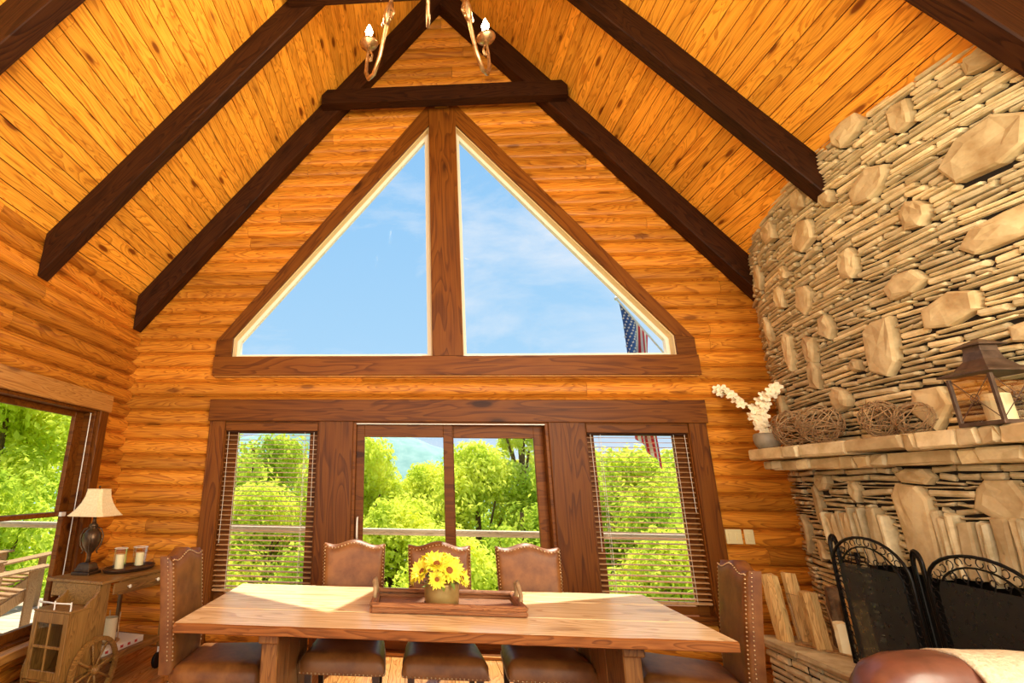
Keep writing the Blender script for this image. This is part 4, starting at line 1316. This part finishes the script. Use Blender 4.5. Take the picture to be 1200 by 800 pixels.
def twigball(loc, rx, ry, rz, label, seed, n=26):
    r_ = random.Random(seed); mb = MB()
    for i in range(n):
        ax = Vector((r_.gauss(0, 1), r_.gauss(0, 1), r_.gauss(0, 1))).normalized(); u = ax.orthogonal().normalized(); v = ax.cross(u)
        d = r_.uniform(-.45, .45); rr = math.sqrt(1-d*d); a0 = r_.uniform(0, 6.28); ln = r_.uniform(3.0, 6.0); ph = r_.uniform(0, 6)
        pts = []
        for k in range(15):
            a = a0+ln*k/14; w = 1+.07*math.sin(3*a+ph)
            p = (ax*d+(u*math.cos(a)+v*math.sin(a))*rr)*w
            pts.append((p.x*rx, p.y*ry, p.z*rz+rz))
        mb.put(*tube(pts, r_.uniform(.0025, .0042), 4))
    zmin = min(v[2] for v in mb.V); mb.V = [Vector((v[0], v[1], v[2]-zmin)) for v in mb.V]
    o = add('twig_ball', mb.V, mb.F, TWIG, None, M=Matrix.Translation(loc), center=False)
    return tag(o, label, 'decoration', 'woven twig balls on the mantel')
twigball((2.74, -.68, ZM), .12, .16, .14, 'twig ball next to the orchid pot', 21)
twigball((2.74, -.98, ZM), .12, .17, .14, 'twig ball in the middle of the left pair, away from the orchid', 22)
twigball((2.73, -1.50, ZM), .10, .11, .115, 'small round twig ball standing alone mid-mantel', 23, 30)
twigball((2.77, -1.68, ZM), .09, .11, .10, 'loose twig ball closest to the metal lantern', 24, 18)

# lantern
lan = empty('candle_lantern', (2.71, -2.205, ZM), 0, 'rusty metal lantern with crossed wires holding a cream candle', 'lantern')
a = .102; h = .24
box('base', (-a-.01, -a-.01, 0), (a+.01, a+.01, .022), RUST, lan, b=.003)
for sx in (-1, 1):
    for sy in (-1, 1):
        box('corner_post', (sx*a-.008, sy*a-.008, .02), (sx*a+.008, sy*a+.008, .02+h), RUST, lan, b=.001)
for sx, sy in ((1, 0), (-1, 0), (0, 1), (0, -1)):
    p = [(-a, .025), (a, .025), (a, .02+h), (-a, .02+h)]
    T = (lambda t, z: (sx*a, t, z)) if sx else (lambda t, z: (t, sy*a, z))
    gp = add('glass_pane', [T(*q) for q in p], [(0, 1, 2, 3)], JAR, lan)
    add('cross_wire', *tube([T(-a, .025), T(a, .02+h)], .0025, 4), RUST, lan)
    add('cross_wire', *tube([T(a, .025), T(-a, .02+h)], .0025, 4), RUST, lan)
    add('cross_ring', *tube([T(.02*math.cos(q*PI/5), .145+.02*math.sin(q*PI/5)) for q in range(10)], .0025, 4, closed=True), RUST, lan)
V = []
for (r, z) in ((a+.03, .27), (a+.03, .278), (.082, .305), (.052, .35), (.045, .395)): V += [(-r, -r, z), (r, -r, z), (r, r, z), (-r, r, z)]
add('roof', V, [(q*4+i, q*4+(i+1) % 4, q*4+4+(i+1) % 4, q*4+4+i) for q in range(4) for i in range(4)]+[(3, 2, 1, 0), (16, 17, 18, 19)], RUST, lan)
box('vent', (-.045, -.045, .39), (.045, .045, .425), RUST, lan, b=.002)
V = []
for (r, z) in ((.07, .425), (.07, .43), (.012, .465)): V += [(-r, -r, z), (r, -r, z), (r, r, z), (-r, r, z)]
add('cap', V, [(q*4+i, q*4+(i+1) % 4, q*4+4+(i+1) % 4, q*4+4+i) for q in range(2) for i in range(4)]+[(3, 2, 1, 0), (8, 9, 10, 11)], RUST, lan)
add('candle', *lathe([(0, .022), (.055, .022), (.054, .165), (.04, .17), (0, .16)], 20), CANDLE, lan, smooth=False)
add('wick', *tube([(0, 0, .15), (.003, 0, .19)], .004, 5), IRON, lan)

# ------------------------------------------------------------ fireplace screen
scr = empty('fireplace_screen', (2.45, -1.85, .408), 0, 'black iron folding fireplace screen with arched scrollwork panels', 'screen')
def panel(p0, p1, zt, rise, inner=.06):
    p0 = Vector((*p0, 0)); p1 = Vector((*p1, 0)); Lp = (p1-p0).length; d = (p1-p0)/Lp
    zb = .43
    par = empty('x'); bpy.data.objects.remove(par)
    def A(w_in, ztop):
        pts = [(w_in, zb), (w_in, ztop-rise)]
        for k in range(1, 14):
            t = k/14; aa = PI-PI*t
            pts.append((Lp/2+(Lp/2-w_in)*math.cos(aa), ztop-rise+rise*math.sin(aa)))
        pts += [(Lp-w_in, ztop-rise), (Lp-w_in, zb)]
        return pts
    def to(s_, z, o=0): q = p0+d*s_; return (q.x-.0+o*d.y, q.y-o*d.x, z)
    fr = add('panel_frame', *tube([to(s_, z) for s_, z in A(0, zt)], .009, 6), IRON, scr, world=True, smooth=True)
    add('inner_frame', *tube([to(s_, z) for s_, z in A(inner, zt-inner*.9)], .0055, 5), IRON, fr, world=True)
    add('bottom_bar', *tube([to(0, zb), to(Lp, zb)], .008, 6), IRON, fr, world=True)
    for s_ in (0.0, Lp): add('foot', *tube([to(s_, .409), to(s_, .45)], .009, 6), IRON, fr, world=True)
    # scrolls between frames
    mb = MB(); O = A(inner/2, zt-inner*.45)
    for k in range(len(O)-1):
        a_, b_ = O[k], O[k+1]; seg = max(1, int(math.hypot(b_[0]-a_[0], b_[1]-a_[1])/.05))
        for q in range(seg):
            t = (q+.5)/seg; cs, cz = a_[0]+(b_[0]-a_[0])*t, a_[1]+(b_[1]-a_[1])*t
            r0 = inner*.40
            pts = [to(cs+r0*(1-.05*w)*math.cos(w*.7+k), cz+r0*(1-.05*w)*math.sin(w*.7+k)) for w in range(8)]
            mb.put(*tube(pts, .003, 4))
    mb.obj('scrollwork', IRON, fr, world=True)['kind'] = 'stuff'
    if Lp > .3:
        I = A(inner, zt-inner*.9)
        zc = zt-rise*.85
        # top band of curls, mesh cloth below
        Z = [(s_, min(z, zc)) for s_, z in I]
        V = [to(s_, z, .006) for s_, z in Z]+[to(Lp/2, zb, .006)]
        n = len(Z)
        add('mesh_cloth', V, [(i, i+1, n) for i in range(n-1)], SCREEN, fr, world=True)
        mb = MB()
        for q in range(7):
            s_ = inner+(Lp-2*inner)*(q+.5)/7
            u_ = (s_-Lp/2)/(Lp/2-inner); ztp = (zt-inner*.9-rise)+rise*math.sqrt(max(0, 1-u_*u_))
            if ztp > zc+.01: mb.put(*tube([to(s_, zc), to(s_+.015, (zc+ztp)/2), to(s_, ztp)], .0035, 4))
            pts = [to(s_+.022*math.cos(w*.8)*(1-w*.06), min(ztp, zc+.03)+.022*math.sin(w*.8)*(1-w*.06)) for w in range(9)]
            mb.put(*tube(pts, .003, 4))
        mb.obj('curls', IRON, fr, world=True)['kind'] = 'stuff'
panel((2.60, -1.08), (2.47, -1.19), 1.17, .06, .035)
panel((2.46, -1.20), (2.42, -1.79), 1.185, .20)
panel((2.56, -1.66), (2.49, -1.80), 1.14, .07, .035)
panel((2.49, -1.81), (2.42, -2.42), 1.155, .17)

# ------------------------------------------------------------ firewood on the hearth
rw = random.Random(9)
def split_log(p, r, h, lean, label, mat, seed, n=7, bark=True):
    q = random.Random(seed)
    base = [(r*q.uniform(.7, 1.1)*math.cos(2*PI*i/n), r*q.uniform(.7, 1.1)*math.sin(2*PI*i/n)) for i in range(n)]
    V = []; K = 5
    for k in range(K+1):
        t = k/K
        for x, y in base:
            V.append((x*(1+q.uniform(-.07, .07))+lean[0]*t*h, y*(1+q.uniform(-.07, .07))+lean[1]*t*h, t*h+(q.uniform(-.01, .01) if 0 < k else 0)))
    F = [(k*n+i, k*n+(i+1) % n, (k+1)*n+(i+1) % n, (k+1)*n+i) for k in range(K) for i in range(n)]+[tuple(range(n))[::-1], tuple(range(K*n, K*n+n))]
    e = empty('firewood_log', p, 0, label, 'firewood', 'firewood on the hearth')
    half = [f for f in F[:K*n] if (f[0] % n) < n//2]; rest = [f for f in F if f not in half]
    add('split_wood', V, rest, mat, e)
    add('bark', V, half, BARK if bark else mat, e)
    return e
split_log((2.355, -.74, .409), .060, .44, (-.06, .03), 'tall pale split log standing leftmost in the wood pile', LOGEND, 1, 7, False)
split_log((2.50, -.72, .409), .05, .45, (-.04, .04), 'split log standing second from left, top cut flat', LOGEND, 2)
split_log((2.46, -.93, .409), .060, .36, (-.06, .02), 'split log inside the wire frame', LOGEND, 3)
split_log((2.55, -1.03, .409), .045, .19, (-.03, .0), 'short white birch piece at the front of the wood pile', CANDLE, 4, 9, False)
split_log((2.66, -.86, .409), .07, .38, (.03, .0), 'dark barked log at the back of the wood pile', BARK, 5)
split_log((2.68, -1.04, .409), .06, .33, (-.03, .03), 'rough mottled log beside the screen', LOGEND, 6)
split_log((2.80, -.93, .409), .05, .50, (-.02, .03), 'tallest dark log against the chimney stones', BARK, 8)
rk = empty('firewood_rack', (2.45, -.9, .409), 0, 'thin metal frame holding the firewood upright', 'rack')
pts = [(2.40, -.83, .415), (2.36, -.83, .74), (2.50, -.99, .72), (2.545, -.99, .415)]
add('frame', *tube(pts, .006, 6, closed=True), SILVERG, rk, world=True)
add('base_frame', *tube([(2.34, -.85, .416), (2.55, -1.10, .416), (2.75, -1.10, .416)], .006, 6), SILVERG, rk, world=True)

# ------------------------------------------------------------ armchair in the foreground
ac = empty('leather_armchair', (1.75, -3.1, 0), 0, 'brown leather armchair back under a cream throw at lower right', 'armchair')
def pillow(lo, hi, pw=4, k=14):
    c = [(lo[i]+hi[i])/2 for i in range(3)]; hf = [(hi[i]-lo[i])/2 for i in range(3)]
    V = []; F = []
    V, F = sph((0, 0, 0), 1, 28, 18)
    out = []
    for v in V:
        m_ = (abs(v[0])**pw+abs(v[1])**pw+abs(v[2])**pw)**(1/pw)
        out.append(tuple(c[i]+hf[i]*v[i]/m_ for i in range(3)))
    return out, F
add('backrest', *pillow((1.335, -2.83, .25), (2.24, -2.58, .874)), LEATH2, ac, world=True, smooth=True)
add('arm', *pillow((1.20, -3.55, .12), (1.40, -2.66, .62)), LEATH2, ac, world=True, smooth=True)
add('arm', *pillow((2.14, -3.55, .12), (2.34, -2.66, .62)), LEATH2, ac, world=True, smooth=True)
add('seat_cushion', *pillow((1.38, -3.6, .25), (2.16, -2.75, .48)), LEATH2, ac, world=True, smooth=True)
add('base', *boxg((1.28, -3.5, .06), (2.26, -2.62, .30), .03), LEATH2, ac, world=True)
for sx in (1.32, 2.18):
    for sy in (-3.45, -2.70): add('leg', *boxg((sx, sy, 0), (sx+.05, sy+.05, .07), .004), DARKW, ac, world=True)
# throw over the right part of the back
V = []; F = []; na, nb_ = 24, 26
for i in range(na+1):
    x = 1.69+.575*i/na
    for j in range(nb_+1):
        t = -1+2*j/nb_
        an = t*PI*.5
        if abs(t) < .5:
            a_ = t*PI; y = -2.705+.14*math.sin(a_); z = .72+.150*math.cos(a_)**.6 if math.cos(a_) > 0 else .72
        else:
            y = -2.705+math.copysign(.14+.01*(abs(t)-.5), t); z = .72-(abs(t)-.5)*.55
        V.append((x, y+.006*math.sin(x*40+j), z+.006*noise.noise((x*9, j*.4, 1))))
for i in range(na):
    for j in range(nb_): F.append((i*(nb_+1)+j, (i+1)*(nb_+1)+j, (i+1)*(nb_+1)+j+1, i*(nb_+1)+j+1))
th = add('throw_blanket', V, F, THROW, None, world=True, smooth=True)
tag(th, 'cream woven throw draped over the leather armchair back', 'blanket')
md = th.modifiers.new('s', 'SOLIDIFY'); md.thickness = .014; md.offset = 1

# ------------------------------------------------------------ outside: deck, rail, chairs, flag
deck = tag(empty('deck_floor', (-1, 1.4, -.05)), kind='structure')
y = -4.6
while y < 1.8:
    x0 = -6.8; x1 = -3.6 if y < .22 else 4.6
    box('plank', (x0, y+.004, -.06), (x1, y+.136, -.03), DECKW, deck, b=.003, world=True)
    y += .14
rail = empty('deck_rail', (0, 1.75, 0), 0, 'pale wooden deck rail crossing the view beyond the glass doors', 'railing')
beam('top_rail', (-6.8, 1.75, .90), (4.6, 1.75, .90), .13, .035, DECKW, rail)
beam('sub_rail', (-6.8, 1.75, .862), (4.6, 1.75, .862), .04, .04, DECKW, rail)
for x in (-6.75, -3.4, -1.4, .105, 1.5, 3.3, 4.55): box('post', (x-.045, 1.705, -.03), (x+.045, 1.795, 1.25 if x > 4.5 else .88), DECKW, rail, world=True)
rail2 = empty('side_rail', (-6.8, -1, 0), 0, 'deck rail beyond the outdoor chairs at the left window', 'railing')
beam('top_rail', (-6.8, -4.6, .90), (-6.8, 1.7, .90), .13, .035, DECKW, rail2)
for i in range(14): box('post', (-6.83, -4.5+i*.45, -.03), (-6.77, -4.44+i*.45, .89), DECKW, rail2, world=True)

def adirondack():
    t = empty('adirondack_chair')
    for i in range(7):
        u = (i-3)/3; zt = 1.0-.16*u*u
        beam('back_slat', (u*.20, -.30, .28), (u*.29, -.30-.26*(zt-.28)/.7, zt), .078, .02, ADK, t, up=(0, 1, 0), world=False)
    for i in range(5): beam('seat_slat', (-.27, -.24+i*.1, .28+i*.022), (.27, -.24+i*.1, .28+i*.022), .09, .02, ADK, t, world=False)
    for s in (-1, 1):
        beam('arm', (s*.34, -.42, .56), (s*.34, .32, .60), .14, .024, ADK, t, world=False)
        beam('leg', (s*.31, .20, 0), (s*.31, .20, .585), .1, .03, ADK, t, up=(1, 0, 0), world=False)
        beam('leg', (s*.27, .24, .36), (s*.27, -.55, .02), .03, .11, ADK, t, world=False)
        beam('arm_brace', (s*.33, -.36, .30), (s*.33, -.36, .56), .05, .03, ADK, t, up=(1, 0, 0), world=False)
    beam('back_brace', (-.30, -.34, .50), (.30, -.34, .50), .03, .06, ADK, t, world=False)
    return t
ad = adirondack()
ad.location = (-4.75, .35, -.03); ad.rotation_euler = (0, 0, -.25); tag(ad, 'wooden outdoor chair nearest the left window glass', 'chair', 'slatted outdoor chairs on the deck')
a2 = copy_tree(ad); a2.location = (-5.35, 1.25, -.03); a2.rotation_euler = (0, 0, -.15); tag(a2, 'wooden outdoor chair farther out, behind the nearer one', 'chair', 'slatted outdoor chairs on the deck')

# flag on an angled pole beyond the gable glass
fg = empty('flag', (3.12, 2.0, 3.27), 0, 'national flag with stars and stripes on an angled pole outside', 'flag')
tip = Vector((2.60, 2.0, 4.12)); foot = Vector((4.50, 1.80, 1.12))
add('pole', *tube([tip, foot], .014, 8), FLAGP, fg, world=True)
add('pole_knob', *sph(tip, .03, 8, 6), FLAGP, fg, world=True)
def FG(u, v):
    h = Vector((2.635, 2.0, 4.05)).lerp(Vector((2.97, 2.0, 3.55)), u)
    z = h.z-v*1.95+u*.10*v
    xm = 2.66+u*.26
    x = h.x+(xm-h.x)*min(1, v*2.2)
    y = 2.0+.055*math.sin(u*13+v*2)*min(1, v*4)
    return Vector((x+.02*math.sin(v*5+u*3), y, z))
V = []; F = []; I = []; nu, nv = 39, 40
for j in range(nv+1):
    for i in range(nu+1): V.append(FG(i/nu, j/nv))
for j in range(nv):
    for i in range(nu):
        F.append((j*(nu+1)+i, j*(nu+1)+i+1, (j+1)*(nu+1)+i+1, (j+1)*(nu+1)+i))
        st = int(i/nu*13)
        I.append(2 if (st < 7 and j/nv < .42) else (0 if st % 2 == 0 else 1))
FR = plain('flag_red', (.72, .05, .07), .7); FW = plain('flag_white', (.88, .87, .84), .7); FBL = plain('flag_blue', (.04, .12, .42), .7)
c_ = add('flag_cloth', V, F, None, fg, world=True, mats=[FR, FW, FBL], mi=I)
sb = MB()
for r_ in range(9):
    for q in range(6 if r_ % 2 == 0 else 5):
        u = (r_+1)/10*7/13; v = ((q+.5) if r_ % 2 == 0 else (q+1))/6*.42
        p = FG(u, v); 
        for sy in (-1, 1):
            pts = []
            for k in range(10):
                rr = .022 if k % 2 == 0 else .009; an = PI/2+k*PI/5
                pts.append((p.x+rr*math.cos(an), p.y+sy*.008, p.z+rr*math.sin(an)))
            sb.put(pts, [tuple(range(10))])
sb.obj('stars', FW, fg, world=True)['kind'] = 'stuff'

# ------------------------------------------------------------ trees, ground, hill
rt = random.Random(2)
def crown_mesh(name, n, seed, conical=False, leaf=.11):
    q = random.Random(seed); V = []; F = []
    lobes = []
    for i in range(34):
        a = q.uniform(0, 6.28); zz_ = q.uniform(-.95, .95)
        rr = math.sqrt(max(0, 1-zz_*zz_))*q.uniform(.35, .75)
        if conical: rr *= (1-zz_)*.5+.12
        lobes.append((rr*math.cos(a), rr*math.sin(a), zz_*(2.0 if conical else 1.25), q.uniform(.22, .42)*(.6 if conical else 1)))
    for i in range(n):
        cx, cy, cz, r = q.choice(lobes)
        d = Vector((q.gauss(0, 1), q.gauss(0, 1), q.gauss(0, 1))).normalized()
        p = Vector((cx, cy, cz))+d*r*q.uniform(.55, 1.08)
        nrm = (d+Vector((q.uniform(-1, 1), q.uniform(-1, 1), q.uniform(-.6, 1.2)))).normalized()
        u = nrm.orthogonal().normalized(); v = nrm.cross(u)
        an = q.uniform(0, 6.28); u, v = u*math.cos(an)+v*math.sin(an), v*math.cos(an)-u*math.sin(an)
        l = leaf*q.uniform(.6, 1.25)*.5; w = l*.5
        b = len(V)
        V += [p-u*l, p+v*w+nrm*w*.2, p+u*l, p-v*w+nrm*w*.2]
        F += [(b, b+1, b+2), (b, b+2, b+3)]
    me = bpy.data.meshes.new(name); me.from_pydata(V, [], F)
    return me
CM1 = [crown_mesh('foliage', 16000, 5, leaf=.088), crown_mesh('foliage', 16000, 6, leaf=.085), crown_mesh('foliage', 9000, 8, True, leaf=.088)]
CM1[0].materials.append(LEAF1); CM1[1].materials.append(LEAF2); CM1[2].materials.append(LEAF1)
def tree(x, y, ztop, r, rzv, mi, label, zg=-4, grp='trees beyond the deck'):
    t = empty('leafy_tree', (x, y, zg), 0, label, 'tree', grp)
    f = bpy.data.objects.new('foliage', CM1[mi]); C.objects.link(f); f.parent = t; f['kind'] = 'stuff'
    f.location = (0, 0, ztop-zg-(2.15 if mi == 2 else 1.5)*r); f.scale = (r, r, r); f.rotation_euler = (0, 0, rt.uniform(0, 6))
    add('trunk', *tube([(0, 0, 0), (.05, 0, (ztop-rzv-zg)*.6), (0, .05, ztop-zg-rzv*.3)], [.16, .13, .05], 7), BARK, t)
    for k in range(4):
        a = k*1.6+rt.random(); z0 = (ztop-zg)-rzv*1.3
        add('branch', *tube([(0, 0, z0), (.45*r*math.cos(a), .45*r*math.sin(a), z0+rzv*.7)], [.06, .025], 5), BARK, t)
TR = [(-9.2, 12.5, 4.0, 2.8, 3.4, 0, 'bright tree far left, seen past the left blind'), (-5.6, 11.0, 3.5, 2.6, 3.2, 1, 'green tree filling the blind-covered left window'),
      (-2.1, 10.5, 3.1, 2.2, 3.2, 0, 'bright tree at the left edge of the left door glass'), (-.1, 12.0, 2.3, 1.7, 3.2, 0, 'low tree under the distant hill in the left door glass'),
      (1.5, 11.0, 2.95, 2.1, 3.2, 0, 'leafy tree at the left of the right door glass'), (3.1, 12.0, 6.1, 1.5, 3.8, 2, 'tall narrow tree whose tip shows in the gable window'), (3.9, 10.4, 2.7, 1.9, 3.2, 1, 'darker tree at the right of the right door glass'),
      (6.3, 11.5, 2.8, 2.4, 3.2, 0, 'bright tree filling the blind-covered right window'), (9.2, 12.5, 3.0, 2.4, 3.2, 1, 'green tree beyond the right window casing'),
      (-8.0, 15.5, 3.6, 3.4, 3, 1, 'background tree behind the left blind window'), (-3.6, 15.5, 3.1, 3.0, 3, 1, 'background tree behind the left door glass'), (1.2, 15.0, 2.1, 2.8, 3, 1, 'background tree under the hill gap'),
      (5.2, 15.5, 3.0, 3.0, 3, 1, 'background tree between the right door and the right blind'), (9.5, 16.0, 3.3, 3.4, 3, 0, 'background tree at the far right'),
      (-.9, 8.6, 1.3, 1.9, 2, 0, 'middle bush showing just over the rail in the left door glass'), (2.4, 8.8, 1.4, 1.9, 2, 1, 'middle bush showing just over the rail in the right door glass'), (-4.6, 8.8, 1.6, 2.0, 2, 0, 'middle bush over the rail behind the left blind'), (6.3, 9.2, 1.5, 2.1, 2, 1, 'middle bush over the rail behind the right blind'),
      (-5.0, 7.4, .6, 2.0, 2.2, 0, 'low bush below the rail, left window side'), (-2.2, 6.6, .5, 1.8, 2.2, 1, 'low dark bush below the rail, left of the doors'), (.3, 6.6, .7, 1.8, 2.2, 0, 'low bright bush below the rail behind the doors'),
      (2.9, 7.0, .6, 1.9, 2.2, 1, 'low dark bush below the rail, right of the doors'), (5.6, 7.6, .8, 2.0, 2.4, 0, 'low bush below the rail, right window side'),
      (-10.5, 3.0, 4.8, 2.7, 4.0, 0, 'bright tree outside the left wall window, nearest'), (-11.0, 7.2, 5.2, 2.7, 4.2, 0, 'bright tree outside the left wall window, beyond the chairs'), (-9.2, 5.2, 2.0, 1.8, 2.4, 1, 'low tree behind the outdoor chairs'),
      (-14.5, 11.0, 6.0, 3.2, 4.4, 1, 'dark tree farthest out past the left window'), (-11, -1, 5.0, 2.8, 4.2, 0, 'tree level with the left wall window')]
for t_ in TR: tree(*t_)
V = []; F = []; n = 24
for j in range(n+1):
    for i in range(n+1):
        x = -60+120*i/n; y = -20+110*j/n
        V.append((x, y, -4.4-.10*max(0, y-4)+.5*noise.noise((x*.08, y*.08, 0))))
for j in range(n):
    for i in range(n): a = j*(n+1)+i; F.append((a, a+1, a+n+2, a+n+1))
tag(add('ground', V, F, GRASS, None, smooth=True), kind='structure')
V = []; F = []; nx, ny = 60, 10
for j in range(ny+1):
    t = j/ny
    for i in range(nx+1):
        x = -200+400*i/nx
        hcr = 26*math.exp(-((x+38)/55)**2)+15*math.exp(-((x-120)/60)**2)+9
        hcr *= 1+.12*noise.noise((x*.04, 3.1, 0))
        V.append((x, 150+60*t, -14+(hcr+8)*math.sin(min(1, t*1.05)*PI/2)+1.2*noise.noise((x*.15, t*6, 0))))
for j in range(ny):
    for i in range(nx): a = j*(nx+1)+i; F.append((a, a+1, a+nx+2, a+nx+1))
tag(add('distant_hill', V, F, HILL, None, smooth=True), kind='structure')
